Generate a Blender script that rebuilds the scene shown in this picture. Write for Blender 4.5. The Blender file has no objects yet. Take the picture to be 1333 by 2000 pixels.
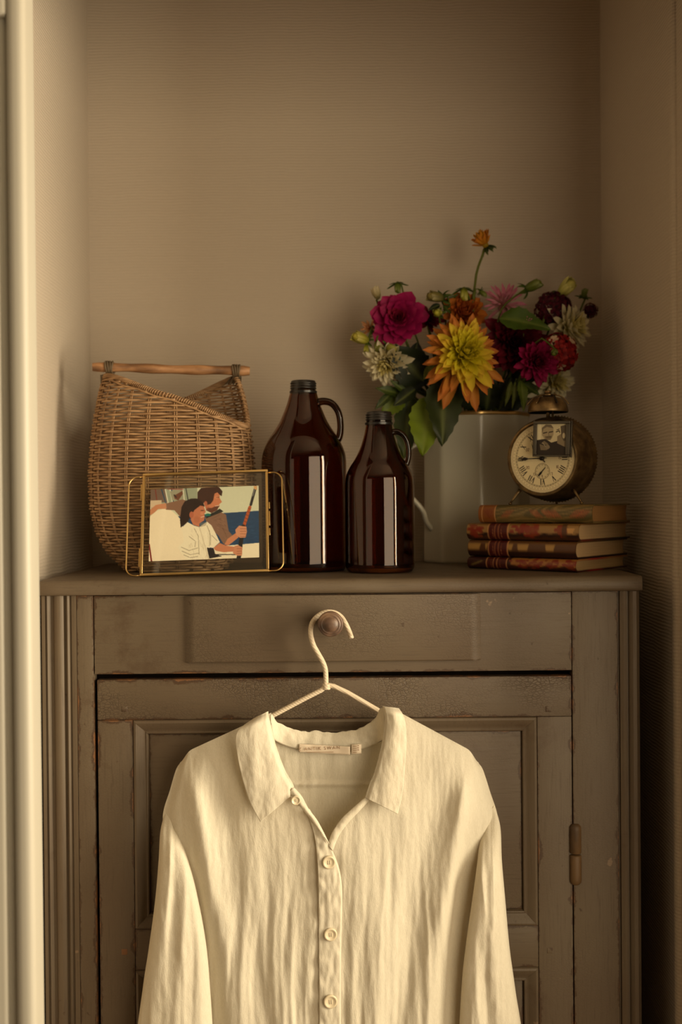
import bpy, bmesh, math, random
import numpy as np
from mathutils import Vector, Matrix, noise

# ------------------------------------------------------------------ camera, light, exposure
SC = bpy.context.scene
COL = SC.collection
TOP = 1.15                                   # height of the cabinet top
F = 2045.0                                   # focal length in pixels of the 1333x2000 frame
CAM = Vector((0.0, -1.44, TOP + 0.1035))
RM = Matrix.Rotation(math.radians(89.5), 3, 'X') @ Matrix.Rotation(math.radians(-0.5), 3, 'Z')
cd = bpy.data.cameras.new('camera')
cam = bpy.data.objects.new('camera', cd)
COL.objects.link(cam)
cam.matrix_world = Matrix.Translation(CAM) @ RM.to_4x4()
cd.sensor_fit = 'VERTICAL'
cd.sensor_height = 36.0
cd.lens = F * 36.0 / 2000.0
cd.clip_start = 0.05
cd.dof.use_dof = True
cd.dof.focus_distance = 1.43
cd.dof.aperture_fstop = 3.2
SC.camera = cam
SC.view_settings.view_transform = 'Standard'
SC.view_settings.look = 'None'
SC.view_settings.gamma = 1.0
SC.view_settings.exposure = 0.0
SC.view_settings.use_curve_mapping = False
try:
    SC.cycles.use_denoising = True
    SC.cycles.caustics_reflective = False
except Exception:
    pass

wd = bpy.data.worlds.new('world')
SC.world = wd
wd.use_nodes = True
wd.node_tree.nodes['Background'].inputs[0].default_value = (1.0, 0.80, 0.55, 1)
wd.node_tree.nodes['Background'].inputs[1].default_value = 0.035

def area(name, loc, aim, sx, sy, power, color, spread=180):
    l = bpy.data.lights.new(name, 'AREA')
    l.shape = 'RECTANGLE'; l.size = sx; l.size_y = sy; l.energy = power; l.color = color
    l.spread = math.radians(spread)
    o = bpy.data.objects.new(name, l); COL.objects.link(o)
    o.location = loc
    o.rotation_euler = (Vector(aim) - Vector(loc)).to_track_quat('-Z', 'Y').to_euler()
    return o
# lateral area light split off the window, added to brighten the left alcove wall
area('added_side_light', (1.42, -0.70, 1.20), (-0.40, -0.35, 1.2), 0.55, 1.2, 58, (1.0, 0.85, 0.60))
# window behind and to the right of the camera
area('window_daylight', (1.12, -1.85, 1.22), (0.0, 0.15, 1.2), 1.25, 1.5, 29, (1.0, 0.81, 0.545))
# weak broad fill light added from the front left
area('left_fill_light', (-1.9, -2.4, 1.4), (0.2, 0.3, 1.1), 1.2, 1.2, 4, (1.0, 0.80, 0.52))

def W(px, py, y):
    """World point at depth y seen at pixel px, py of the photograph."""
    d = RM @ Vector(((px - 666.5) / F, -(py - 1000.0) / F, -1.0))
    t = (y - CAM.y) / d.y
    return CAM + d * t

def lin(c):
    return tuple(((x / 255) / 12.92 if x / 255 <= 0.04045 else ((x / 255 + 0.055) / 1.055) ** 2.4) for x in c)

# ------------------------------------------------------------------ mesh helpers
WM = {}
class MB:
    def __init__(s):
        s.v = []; s.f = []; s.c = None
    def grid(s, fn, nu, nv, cu=False, cv=False, flip=False):
        b = len(s.v)
        mu = nu if cu else nu + 1
        mv = nv if cv else nv + 1
        for j in range(mv):
            for i in range(mu):
                r = fn(i / nu, j / nv)
                if len(r) == 2:
                    if s.c is None: s.c = []
                    s.v.append(tuple(r[0])); s.c.append(tuple(r[1]))
                else:
                    s.v.append(tuple(r))
        for j in range(nv):
            for i in range(nu):
                a = b + j * mu + i; c = b + j * mu + (i + 1) % mu
                d = b + ((j + 1) % mv) * mu + (i + 1) % mu; e = b + ((j + 1) % mv) * mu + i
                s.f.append((a, e, d, c) if flip else (a, c, d, e))
        return s
    def box(s, x0, x1, y0, y1, z0, z1, bev=0.0, seg=1, M=None):
        bm = bmesh.new()
        bmesh.ops.create_cube(bm, size=1)
        for v in bm.verts:
            v.co = Vector(((x0 + x1) / 2 + v.co.x * (x1 - x0), (y0 + y1) / 2 + v.co.y * (y1 - y0), (z0 + z1) / 2 + v.co.z * (z1 - z0)))
        if bev > 0:
            bmesh.ops.bevel(bm, geom=bm.edges[:], offset=bev, segments=seg, profile=0.6, affect='EDGES')
        s.bm(bm, M); return s
    def bm(s, bm, M=None):
        b = len(s.v)
        bm.verts.index_update()
        for v in bm.verts: s.v.append(tuple(M @ v.co if M else v.co))
        for f in bm.faces: s.f.append(tuple(b + v.index for v in f.verts))
        bm.free()
    def tube(s, pts, r, seg=8, closed=False, cap=True):
        P = [Vector(p) for p in pts]; n = len(P)
        R = r if isinstance(r, (list, tuple)) else [r] * n
        T = []
        for i in range(n):
            a = P[i - 1] if (i > 0 or closed) else P[i]
            c = P[(i + 1) % n] if (i < n - 1 or closed) else P[i]
            T.append((c - a).normalized() if (c - a).length > 1e-9 else Vector((0, 0, 1)))
        up = Vector((0, 0, 1)) if abs(T[0].z) < 0.9 else Vector((1, 0, 0))
        N = (up - T[0] * up.dot(T[0])).normalized()
        b = len(s.v)
        for i in range(n):
            N = (N - T[i] * N.dot(T[i])).normalized()
            B = T[i].cross(N)
            for k in range(seg):
                a = 2 * math.pi * k / seg
                s.v.append(tuple(P[i] + (N * math.cos(a) + B * math.sin(a)) * R[i]))
        m = n if closed else n - 1
        for i in range(m):
            for k in range(seg):
                j = (i + 1) % n; l = (k + 1) % seg
                s.f.append((b + i * seg + k, b + i * seg + l, b + j * seg + l, b + j * seg + k))
        if cap and not closed:
            s.f.append(tuple(b + k for k in range(seg))[::-1])
            s.f.append(tuple(b + (n - 1) * seg + k for k in range(seg)))
        return s
    def lathe(s, prof, seg=32, c=(0, 0, 0), M=None, a0=0.0, a1=2 * math.pi):
        """prof: (radius, height) pairs round the local z axis."""
        full = abs(a1 - a0 - 2 * math.pi) < 1e-6
        b = len(s.v); n = seg if full else seg + 1
        c = Vector(c)
        for (r, h) in prof:
            for k in range(n):
                a = a0 + (a1 - a0) * k / seg
                p = Vector((r * math.cos(a), r * math.sin(a), h)) + c
                s.v.append(tuple(M @ p if M else p))
        for j in range(len(prof) - 1):
            for k in range(seg):
                l = (k + 1) % n
                s.f.append((b + j * n + k, b + j * n + l, b + (j + 1) * n + l, b + (j + 1) * n + k))
        if full:
            if prof[0][0] > 1e-5: s.f.append(tuple(b + k for k in range(n))[::-1])
            if prof[-1][0] > 1e-5: s.f.append(tuple(b + (len(prof) - 1) * n + k for k in range(n)))
        return s
    def mesh(s, name, smooth=True, mat=None):
        me = bpy.data.meshes.new(name)
        me.from_pydata(s.v, [], s.f)
        me.update()
        if smooth:
            me.polygons.foreach_set('use_smooth', [True] * len(me.polygons))
        if s.c is not None and len(s.c) == len(s.v):
            at = me.color_attributes.new('Col', 'FLOAT_COLOR', 'POINT')
            arr = np.ones((len(s.v), 4), dtype=np.float32)
            arr[:, :3] = np.array(s.c, dtype=np.float32)[:, :3]
            at.data.foreach_set('color', arr.ravel())
        if mat: me.materials.append(mat)
        return me

def link(name, me, parent=None, local=False):
    o = bpy.data.objects.new(name, me); COL.objects.link(o)
    if parent is not None:
        o.parent = parent
        pm = WM[parent.name]
        if local:
            WM[o.name] = pm.copy()
        else:
            o.matrix_parent_inverse = pm.inverted(); WM[o.name] = Matrix.Identity(4)
    else:
        WM[o.name] = Matrix.Identity(4)
    return o

def ob(name, mb, mat, parent=None, smooth=True, local=False, sharp=None, **props):
    me = mb.mesh(name, smooth, mat)
    if smooth and sharp:
        try: me.set_sharp_from_angle(angle=math.radians(sharp))
        except Exception: pass
    o = link(name, me, parent, local)
    for k, v in props.items(): o[k] = v
    return o

def tag(o, label, cat, group=None):
    o['label'] = label; o['category'] = cat
    if group: o['group'] = group
    return o

def thing(name, label, cat, loc=(0, 0, 0), M=None, group=None):
    o = bpy.data.objects.new(name, None); COL.objects.link(o)
    o.empty_display_size = 0.02
    M = M if M is not None else Matrix.Translation(Vector(loc))
    o.matrix_world = M; WM[o.name] = M.copy()
    return tag(o, label, cat, group)

def catmull(P, n):
    """n+1 points on a smooth curve through the control points."""
    P = [Vector(p) for p in P]; m = len(P) - 1; out = []
    for k in range(n + 1):
        t = k / n * m; i = min(int(t), m - 1); t -= i
        p0 = P[max(i - 1, 0)]; p1 = P[i]; p2 = P[i + 1]; p3 = P[min(i + 2, m)]
        out.append(0.5 * ((2 * p1) + (p2 - p0) * t + (2 * p0 - 5 * p1 + 4 * p2 - p3) * t * t + (3 * p1 - p0 - 3 * p2 + p3) * t ** 3))
    return out

def interp(x, xs, ys):
    return float(np.interp(x, xs, ys))
def ss(a, b, x):
    t = min(1, max(0, (x - a) / (b - a))); return t * t * (3 - 2 * t)

# ------------------------------------------------------------------ materials
class NT:
    def __init__(s, name):
        s.m = bpy.data.materials.new(name); s.m.use_nodes = True
        s.t = s.m.node_tree; s.b = s.t.nodes['Principled BSDF']; s.out = s.t.nodes['Material Output']
    def n(s, typ, **kw):
        nd = s.t.nodes.new(typ)
        for k, v in kw.items():
            if k.startswith('i_'):
                key = k[2:]
                key = int(key) if key.isdigit() else key.replace('_', ' ')
                nd.inputs[key].default_value = v
            else: setattr(nd, k, v)
        return nd
    def l(s, a, b): s.t.links.new(a, b)
    def coord(s, scale=(1, 1, 1), out='Object', warp=0.0, wscale=5.0):
        tc = s.n('ShaderNodeTexCoord'); mp = s.n('ShaderNodeMapping')
        mp.inputs['Scale'].default_value = scale
        src = tc.outputs[out]
        if warp:
            nz = s.n('ShaderNodeTexNoise'); nz.inputs['Scale'].default_value = wscale
            s.l(src, nz.inputs['Vector'])
            ma = s.n('ShaderNodeVectorMath', operation='MULTIPLY_ADD')
            s.l(nz.outputs['Color'], ma.inputs[0]); ma.inputs[1].default_value = (warp,) * 3
            s.l(src, ma.inputs[2]); src = ma.outputs[0]
        s.l(src, mp.inputs['Vector']); return mp.outputs[0]
    def noise(s, scale, vec=None, detail=3, rough=0.5):
        nd = s.n('ShaderNodeTexNoise'); nd.inputs['Scale'].default_value = scale
        nd.inputs['Detail'].default_value = detail; nd.inputs['Roughness'].default_value = rough
        if vec is not None: s.l(vec, nd.inputs['Vector'])
        return nd.outputs['Fac']
    def ramp(s, fac, stops):
        r = s.n('ShaderNodeValToRGB'); e = r.color_ramp.elements
        while len(e) < len(stops): e.new(0.5)
        for i, (p, c) in enumerate(stops):
            e[i].position = p; e[i].color = (c if len(c) == 4 else (*c, 1)) if isinstance(c, (tuple, list)) else (c, c, c, 1)
        s.l(fac, r.inputs[0]); return r.outputs[0]
    def math(s, op, a, b=None, c=None):
        m = s.n('ShaderNodeMath', operation=op)
        for i, x in enumerate((a, b, c)):
            if x is None: continue
            if isinstance(x, (int, float)): m.inputs[i].default_value = x
            else: s.l(x, m.inputs[i])
        return m.outputs[0]
    def mix(s, fac, a, b, mode='MIX'):
        m = s.n('ShaderNodeMix', data_type='RGBA', blend_type=mode)
        for k, x in ((0, fac), (6, a), (7, b)):
            if isinstance(x, (int, float)): m.inputs[k].default_value = x
            elif isinstance(x, (tuple, list)): m.inputs[k].default_value = (*x[:3], 1)
            else: s.l(x, m.inputs[k])
        return m.outputs[2]
    def bump(s, h, strength=0.3, dist=0.001, prev=None):
        b = s.n('ShaderNodeBump'); b.inputs['Strength'].default_value = strength; b.inputs['Distance'].default_value = dist
        s.l(h, b.inputs['Height'])
        if prev is not None: s.l(prev, b.inputs['Normal'])
        s.l(b.outputs[0], s.b.inputs['Normal']); return b.outputs[0]
    def set(s, **kw):
        for k, v in kw.items():
            k = k.replace('_', ' ')
            if isinstance(v, (int, float)): s.b.inputs[k].default_value = v
            elif isinstance(v, (tuple, list)): s.b.inputs[k].default_value = (*v[:3], 1)
            else: s.l(v, s.b.inputs[k])
        return s

def simple(name, color, rough=0.6, metal=0.0, bump=None, **kw):
    m = NT(name); m.set(Base_Color=color, Roughness=rough, Metallic=metal)
    if bump:
        v = m.coord(bump[3] if len(bump) > 3 else (1, 1, 1))
        h = m.noise(bump[0], v, 3)
        m.bump(h, bump[1], bump[2])
    for k, x in kw.items(): m.b.inputs[k.replace('_', ' ')].default_value = x
    return m.m

def attr_mat(name, rough=0.6, spec=0.5, coat=0.0, bump=None, trans=0.0):
    m = NT(name)
    a = m.n('ShaderNodeAttribute', attribute_name='Col')
    m.set(Base_Color=a.outputs['Color'], Roughness=rough)
    m.b.inputs['Specular IOR Level'].default_value = spec
    m.b.inputs['Coat Weight'].default_value = coat
    if bump:
        v = m.coord((1, 1, 1)); m.bump(m.noise(bump[0], v, 3), bump[1], bump[2])
    if trans:
        tr = m.n('ShaderNodeBsdfTranslucent'); m.l(a.outputs['Color'], tr.inputs['Color'])
        mx = m.n('ShaderNodeMixShader'); mx.inputs[0].default_value = trans
        m.l(m.b.outputs[0], mx.inputs[1]); m.l(tr.outputs[0], mx.inputs[2]); m.l(mx.outputs[0], m.out.inputs[0])
    return m.m

# wallpaper: fine horizontal wavy ribs
def wallpaper(name, color):
    m = NT(name)
    tc = m.n('ShaderNodeTexCoord')
    mp = m.n('ShaderNodeMapping'); mp.inputs['Scale'].default_value = (14, 14, 14); m.l(tc.outputs['Object'], mp.inputs['Vector'])
    nz = m.noise(1.0, mp.outputs[0], 2)
    sep = m.n('ShaderNodeSeparateXYZ'); m.l(tc.outputs['Object'], sep.inputs[0])
    zz = m.math('ADD', m.math('MULTIPLY', sep.outputs[2], 1250.0), m.math('MULTIPLY', nz, 9.0))
    rib = m.math('SINE', zz)
    v2 = m.coord((90, 90, 330))
    fine = m.noise(1.0, v2, 3)
    h = m.math('ADD', m.math('MULTIPLY', rib, 0.5), m.math('MULTIPLY', fine, 1.3))
    big = m.noise(2.5, m.coord(), 2)
    c = m.mix(m.math('MULTIPLY', fine, 0.35), color, tuple(x * 0.86 for x in color))
    c = m.mix(m.math('MULTIPLY', big, 0.25), c, tuple(x * 0.9 for x in color))
    m.set(Base_Color=c, Roughness=0.75)
    m.b.inputs['Specular IOR Level'].default_value = 0.3
    m.bump(h, 0.55, 0.0007)
    return m.m

WALL = wallpaper('wallpaper', (0.54, 0.455, 0.36))
WHITE = simple('white_gloss_paint', (0.44, 0.41, 0.34), 0.5, bump=(60, 0.06, 0.002, (1, 1, 0.15)))
FLOORM = NT('floor_boards'); FLOORM.set(Base_Color=FLOORM.ramp(FLOORM.noise(3, FLOORM.coord((12, 1.2, 1)), 4), [(0.3, (0.10, 0.055, 0.025)), (0.7, (0.20, 0.12, 0.06))]), Roughness=0.5); FLOORM = FLOORM.m
PLAST = simple('plaster', (0.55, 0.47, 0.36), 0.85)

# aged grey-brown cabinet paint; uv maps a and b hold the distances in metres to the board's four edges
def cab_paint(name, crack=0.0, grain='x', edge=True, dark=1.0):
    m = NT(name)
    g = (3, 3, 60) if grain == 'x' else (60, 60, 3)
    base = m.mix(m.ramp(m.noise(4.0, m.coord(), 4), [(0.35, 0.0), (0.65, 1.0)]), (0.098 * dark, 0.067 * dark, 0.041 * dark), (0.120 * dark, 0.089 * dark, 0.056 * dark))
    gr = m.noise(6.0, m.coord(g, warp=0.004, wscale=20), 5, 0.65)
    base = m.mix(m.ramp(gr, [(0.28, 0.7), (0.46, 0.0)]), base, (0.074 * dark, 0.052 * dark, 0.032 * dark))
    # brown stains and rubbed bare wood
    st = m.noise(9.0, m.coord(g if False else (1, 1, 1), warp=0.05, wscale=8), 6, 0.7)
    base = m.mix(m.ramp(st, [(0.60, 0.0), (0.74, 0.75)]), base, (0.066, 0.037, 0.019))
    sp = m.noise(75.0, m.coord(), 2, 0.5)
    base = m.mix(m.ramp(sp, [(0.73, 0.0), (0.77, 0.8)]), base, (0.06, 0.034, 0.018))
    gm = m.noise(36.0, m.coord((1, 1, 1), warp=0.03), 3)
    base = m.mix(m.ramp(gm, [(0.74, 0.0), (0.765, 0.7)]), base, (0.24, 0.16, 0.10))
    h = m.math('MULTIPLY', gr, 0.6)
    if edge:
        ua = m.n('ShaderNodeUVMap', uv_map='a'); ub = m.n('ShaderNodeUVMap', uv_map='b')
        sa = m.n('ShaderNodeSeparateXYZ'); sb = m.n('ShaderNodeSeparateXYZ')
        m.l(ua.outputs[0], sa.inputs[0]); m.l(ub.outputs[0], sb.inputs[0])
        d = m.math('MINIMUM', m.math('MINIMUM', sa.outputs[0], sa.outputs[1]), m.math('MINIMUM', sb.outputs[0], sb.outputs[1]))
        en = m.noise(26.0, m.coord((1, 1, 1), warp=0.02, wscale=30), 6, 0.7)
        e2 = m.math('SUBTRACT', m.math('MULTIPLY', m.math('SUBTRACT', en, 0.42), 0.028), d)
        e3 = m.ramp(m.math('MULTIPLY', e2, 500.0), [(0.0, 0.0), (0.8, 0.85)])
        base = m.mix(e3, base, (0.056, 0.028, 0.013))
        e4 = m.ramp(m.math('MULTIPLY', m.math('SUBTRACT', m.math('MULTIPLY', m.math('SUBTRACT', en, 0.525), 0.018), d), 900.0), [(0.0, 0.0), (0.6, 0.8)])
        base = m.mix(e4, base, (0.19, 0.082, 0.030))
    if crack > 0:
        vo = m.n('ShaderNodeTexVoronoi', feature='DISTANCE_TO_EDGE'); vo.inputs['Scale'].default_value = 1.0
        m.l(m.coord((170, 170, 330), warp=0.006, wscale=70), vo.inputs['Vector'])
        ck = m.ramp(vo.outputs['Distance'], [(0.0, 1.0), (0.14, 0.0)])
        mk = m.ramp(m.noise(7.0, m.coord((1, 1, 1.6)), 3), [(0.40, 0.0), (0.60, 1.0)])
        ck = m.math('MULTIPLY', ck, m.math('MULTIPLY', mk, crack))
        base = m.mix(m.math('MULTIPLY', ck, 0.85), base, (0.035, 0.019, 0.010))
        h = m.math('SUBTRACT', h, m.math('MULTIPLY', ck, 1.6))
    m.set(Base_Color=base, Roughness=m.ramp(gr, [(0.2, 0.62), (0.8, 0.48)]))
    m.b.inputs['Specular IOR Level'].default_value = 0.45
    m.bump(h, 0.45, 0.0006)
    return m.m
PX = cab_paint('cabinet_paint_cracked', 0.7, 'x')
PZ = cab_paint('cabinet_paint_upright', 0.16, 'z')
PD = cab_paint('cabinet_paint_drawer', 0.14, 'x')
PM = cab_paint('cabinet_paint_moulding', 0.0, 'z', edge=False)
DARKW = simple('bare_dark_wood', (0.045, 0.026, 0.014), 0.8)

def board(name, x0, x1, z0, z1, yf, th, mat, parent, bev=0.0012, **props):
    mb = MB().box(x0, x1, yf, yf + th, z0, z1, bev, 2)
    o = ob(name, mb, mat, parent, smooth=True, sharp=40, **props)
    me = o.data
    A = me.uv_layers.new(name='a'); B = me.uv_layers.new(name='b')
    for lp in me.loops:
        c = me.vertices[lp.vertex_index].co
        A.data[lp.index].uv = (c.x - x0, c.z - z0); B.data[lp.index].uv = (x1 - c.x, z1 - c.z)
    return o

# ------------------------------------------------------------------ setting
YB = 0.417; XL = -0.442; XR = 0.465
def struct(name, mb, mat, parent=None, **k):
    o = ob(name, mb, mat, parent, smooth=False, **k)
    o['kind'] = 'structure'
    return o
H = 2.55
struct('wall_back', MB().box(XL - 0.1, XR + 0.1, YB, YB + 0.1, 0, H), WALL)
struct('wall_left', MB().box(XL - 0.1, XL, -0.2, YB, 0, H), WALL)
struct('wall_right', MB().box(XR, XR + 0.1, -0.2, YB, 0, H), WALL)
struct('floor', MB().box(-2.6, 2.6, -3.6, YB, -0.05, 0), FLOORM)
struct('ceiling', MB().box(-2.6, 2.6, -3.6, YB + 0.1, H, H + 0.05), PLAST)
struct('wall_front_right', MB().box(XR + 0.1, 2.6, -0.2, -0.1, 0, H), WALL)
struct('wall_front_left', MB().box(-2.6, XL - 0.1, -0.2, -0.1, 0, H), WALL)
struct('wall_front_top', MB().box(XL - 0.1, XR + 0.1, -0.2, -0.1, 1.93, H), WALL)

# panelled white door standing open at the left, in front of the alcove
YD = -0.30
xe = W(57, 1000, YD).x
xg = W(19, 1000, YD).x
zt = W(10, 28, YD).z
dr = struct('door_1', MB().box(-1.12, xe - 0.012, YD + 0.012, YD + 0.040, 0.01, 2.15, 0.002), WHITE)
def rounded_bar(x0, x1, z0, z1, yf, d, r=0.006):
    return MB().box(x0, x1, yf, yf + d, z0, z1, r, 4)
ob('door_stile', rounded_bar(xg, xe, 0.01, 2.15, YD, 0.042, 0.009), WHITE, dr, sharp=50)
ob('door_rail', rounded_bar(-1.12, xg + 0.002, zt, 2.15, YD + 0.001, 0.030, 0.006), WHITE, dr, sharp=50)
ob('door_rail', rounded_bar(-1.12, xg + 0.002, 0.01, 0.2, YD + 0.001, 0.030, 0.006), WHITE, dr, sharp=50)
ob('door_panel', rounded_bar(-1.05, xg - 0.009, 0.22, zt - 0.009, YD + 0.003, 0.02, 0.005), WHITE, dr, sharp=50)
# slim casing at the outer end of the right wall
tp = []
for k in range(9):
    a = math.pi * k / 8
    tp.append((XR - 0.006 * math.sin(a), 0.010 - 0.011 * math.cos(a)))
def ext(prof, z0, z1):
    return MB().grid(lambda u, v: (prof[int(round(u * (len(prof) - 1)))][0], prof[int(round(u * (len(prof) - 1)))][1], z0 + (z1 - z0) * v), len(prof) - 1, 1)
struct('trim_1', ext(tp, 0.0, 2.4), WALL)
# ------------------------------------------------------------------ cabinet
def cx(px, py=1500): return W(px, py, 0).x
def cz(py, px=666): return W(px, py, 0).z
cab = thing('cabinet', 'old grey-brown painted wooden cabinet with one drawer above a panelled door', 'cabinet', (0, 0, 0))
X0, X1 = -0.4146, 0.413
ztb = TOP - 0.021
# top board with softly rounded front edge
def topboard():
    y0, y1 = -0.008, YB - 0.004
    pr = [(y1, TOP), (y0 + 0.02, TOP), (y0 + 0.008, TOP - 0.0006), (y0 + 0.003, TOP - 0.003), (y0, TOP - 0.008), (y0, TOP - 0.016), (y0 + 0.002, TOP - 0.0195), (y0 + 0.006, TOP - 0.021), (y1, TOP - 0.021)]
    mb = MB()
    n = 60
    def fn(u, v):
        k = int(round(v * (len(pr) - 1))); y, z = pr[k]; x = X0 + (X1 - X0) * u
        if 1 < k < 7:
            z += 0.0008 * noise.noise(Vector((x * 18, k * 0.3, 0))); y += 0.0009 * noise.noise(Vector((x * 25, 5, k * 0.4)))
        r = 0.006
        if u < 1e-6 or u > 1 - 1e-6:
            y = max(y, y0 + 0.004)
        return (x, y, z)
    mb.grid(fn, n, len(pr) - 1, flip=True)
    m = n + 1
    mb.f.append(tuple(k * m for k in range(len(pr))))
    mb.f.append(tuple(k * m + n for k in range(len(pr)))[::-1])
    return mb
ob('top_board', topboard(), cab_paint('cabinet_paint_top', 0.15, 'x', edge=False), cab, sharp=45)
# fluted corner posts
xa, xb = X0, cx(150, 1300)
def flute(x0, x1, sgn=1):
    w = x1 - x0; P = []
    spec = [(0.0, 0.02), (0.0, 0.003), (0.03, 0.0), (0.10, 0.0), (0.115, 0.0045), (0.16, 0.0045), (0.175, -0.0005), (0.27, 0.004), (0.29, 0.0065), (0.34, 0.0065), (0.37, 0.0005), (0.42, -0.003), (0.50, -0.0045), (0.58, -0.003), (0.635, 0.001), (0.65, 0.0065), (0.70, 0.0065), (0.715, 0.001), (0.755, -0.0015), (0.80, 0.001), (0.815, 0.005), (0.85, 0.005), (0.86, 0.0015), (0.93, 0.0), (1.0, 0.0), (1.0, 0.02)]
    for (t, y) in spec:
        if y < 0.015: y *= 0.55
        P.append((x0 + w * t if sgn > 0 else x1 - w * t, y))
    return P if sgn > 0 else P[::-1]
ob('corner_post', ext(flute(xa, xb), 0.03, ztb), PM, cab, sharp=35)
xr = cx(1209, 1400)
def flute2(x0, x1):
    w = x1 - x0
    spec = [(0.0, 0.02), (0.0, 0.002), (0.02, 0.004), (0.06, 0.004), (0.08, 0.0), (0.22, -0.002), (0.36, -0.001), (0.40, 0.003), (0.44, 0.003), (0.47, 0.0), (0.60, -0.0035), (0.75, -0.0035), (0.90, 0.002), (1.0, 0.012), (1.0, 0.03)]
    return [(x0 + w * t, y) for t, y in spec]
ob('corner_post', ext(flute2(xr, X1), 0.03, ztb), PM, cab, sharp=35)
xd0, xd1 = cx(184, 1240), cx(1117, 1240)
board('stile', xb + 0.0004, xd0 - 0.0012, 0.03, ztb, 0.0, 0.02, PZ, cab)
board('stile', xd1 + 0.0008, xr - 0.0006, 0.03, ztb, 0.0, 0.02, PZ, cab)
ob('carcass', MB().box(X0 + 0.002, X0 + 0.02, 0.018, YB - 0.006, 0.03, ztb - 0.0005).box(X1 - 0.02, X1 - 0.002, 0.018, YB - 0.006, 0.03, ztb - 0.0005).box(X0 + 0.02, X1 - 0.02, 0.10, 0.12, 0.03, ztb - 0.0005), DARKW, cab, smooth=False)
ob('plinth', MB().box(X0, X1, 0.002, YB - 0.006, 0.0, 0.03, 0.002), PZ, cab, smooth=False)
zd0 = cz(1313, 666)
drw = board('drawer', xd0, xd1, zd0, ztb - 0.0008, 0.0002, 0.02, PD, cab, bev=0.0008)
# raised field with wide chamfered ends
def raised(x0, x1, z0, z1, h, cw, ch):
    def fn(u, v):
        xs = [x0, x0 + cw * 0.25, x0 + cw * 0.6, x0 + cw, x1 - cw, x1 - cw * 0.6, x1 - cw * 0.25, x1]
        hs = [0.0, 0.35, 0.8, 1, 1, 0.8, 0.35, 0.0]
        zs = [z0, z0 + ch * 0.3, z0 + ch, z1 - 0.0005, z1]
        vs = [0.0, 0.8, 1, 1, 0]
        i = int(round(u * 7)); j = int(round(v * 4))
        return (xs[i], 0.0004 - h * min(hs[i], vs[j]), zs[j])
    return MB().grid(fn, 7, 4)
ob('drawer_field', raised(cx(360, 1230), cx(940, 1230), cz(1292), ztb - 0.0015, 0.008, 0.016, 0.003), cab_paint('cabinet_paint_field', 0.35, 'x', edge=False), drw, sharp=60)
# turned knob
kc = W(646, 1218, -0.045)
kn = MB()
KM = Matrix.Translation((kc.x, -0.0075, kc.z)) @ Matrix.Rotation(math.radians(90), 4, 'X')
kn.lathe([(0.010, 0.0), (0.0095, 0.008), (0.008, 0.020), (0.0085, 0.028), (0.013, 0.033), (0.0165, 0.037), (0.0172, 0.041), (0.0165, 0.0445), (0.0150, 0.0455), (0.0145, 0.0450), (0.0125, 0.0475), (0.0115, 0.0478), (0.0108, 0.0470), (0.0095, 0.0492), (0.006, 0.0508), (0.003, 0.0512), (0.0, 0.0512)], 40, M=KM)
mk_ = NT('worn_turned_wood'); mk_.set(Base_Color=mk_.ramp(mk_.noise(60, mk_.coord((1, 1, 1), warp=0.01), 4), [(0.35, (0.055, 0.030, 0.018)), (0.5, (0.11, 0.062, 0.040)), (0.68, (0.19, 0.11, 0.062))]), Roughness=0.42); KNOBM = mk_.m
ob('knob', kn, KNOBM, drw, label='turned brown wooden knob')
# door: rails, stiles, sunk panels, mitred mouldings
zdt = cz(1324, 666)
dx0, dx1 = cx(190, 1400), cx(1117.5, 1400)
door = ob('door', MB().box(dx0 + 0.004, dx1 - 0.004, 0.012, 0.020, 0.05, zdt - 0.004), PZ, cab, smooth=False)
sl, sr = cx(260, 1450), cx(1050, 1450)
board('door_rail', dx0, dx1, cz(1403), zdt, 0.0008, 0.018, PX, door, bev=0.0014)
board('door_stile', dx0, sl - 0.0004, 0.05, cz(1403) - 0.0004, 0.0012, 0.018, PZ, door)
board('door_stile', sr + 0.0004, dx1, 0.05, cz(1403) - 0.0004, 0.0012, 0.018, PZ, door)
zm1 = cz(1812); zm2 = cz(1893)
board('door_rail', sl, sr, zm2, zm1, 0.0014, 0.017, PD, door)
board('door_rail', sl, sr, 0.05, 0.11, 0.0014, 0.017, PD, door)
PROF = [(0.0, 0.002), (0.0012, -0.0005), (0.004, -0.0015), (0.008, 0.000), (0.013, 0.0035), (0.0165, 0.0040), (0.0180, 0.0030), (0.0195, 0.0035), (0.0208, 0.0085)]
def mould(x0, x1, z0, z1):
    C = [lambda i: (x0 + i, z1 - i), lambda i: (x1 - i, z1 - i), lambda i: (x1 - i, z0 + i), lambda i: (x0 + i, z0 + i)]
    for k in range(4):
        a, b = C[k], C[(k + 1) % 4]
        mb = MB()
        def fn(u, v):
            i, y = PROF[int(round(v * (len(PROF) - 1)))]
            p, q = a(i), b(i)
            # tiny open mitre joint
            e = 0.0003
            return (p[0] + (q[0] - p[0]) * (e + (1 - 2 * e) * u), y, p[1] + (q[1] - p[1]) * (e + (1 - 2 * e) * u))
        mb.grid(fn, 1, len(PROF) - 1, flip=True)
        ob('moulding', mb, PM, door, sharp=40)
mould(sl, sr, zm1, cz(1403) - 0.0004)
mould(sl, sr, 0.11, zm2)
for (z0, z1) in ((zm1, cz(1403)), (0.11, zm2)):
    i = 0.0212
    board('door_panel', sl + i, sr - i, z0 + i, z1 - i, 0.0075, 0.006, PD if z0 > 0.5 else PZ, door, bev=0.001)
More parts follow.
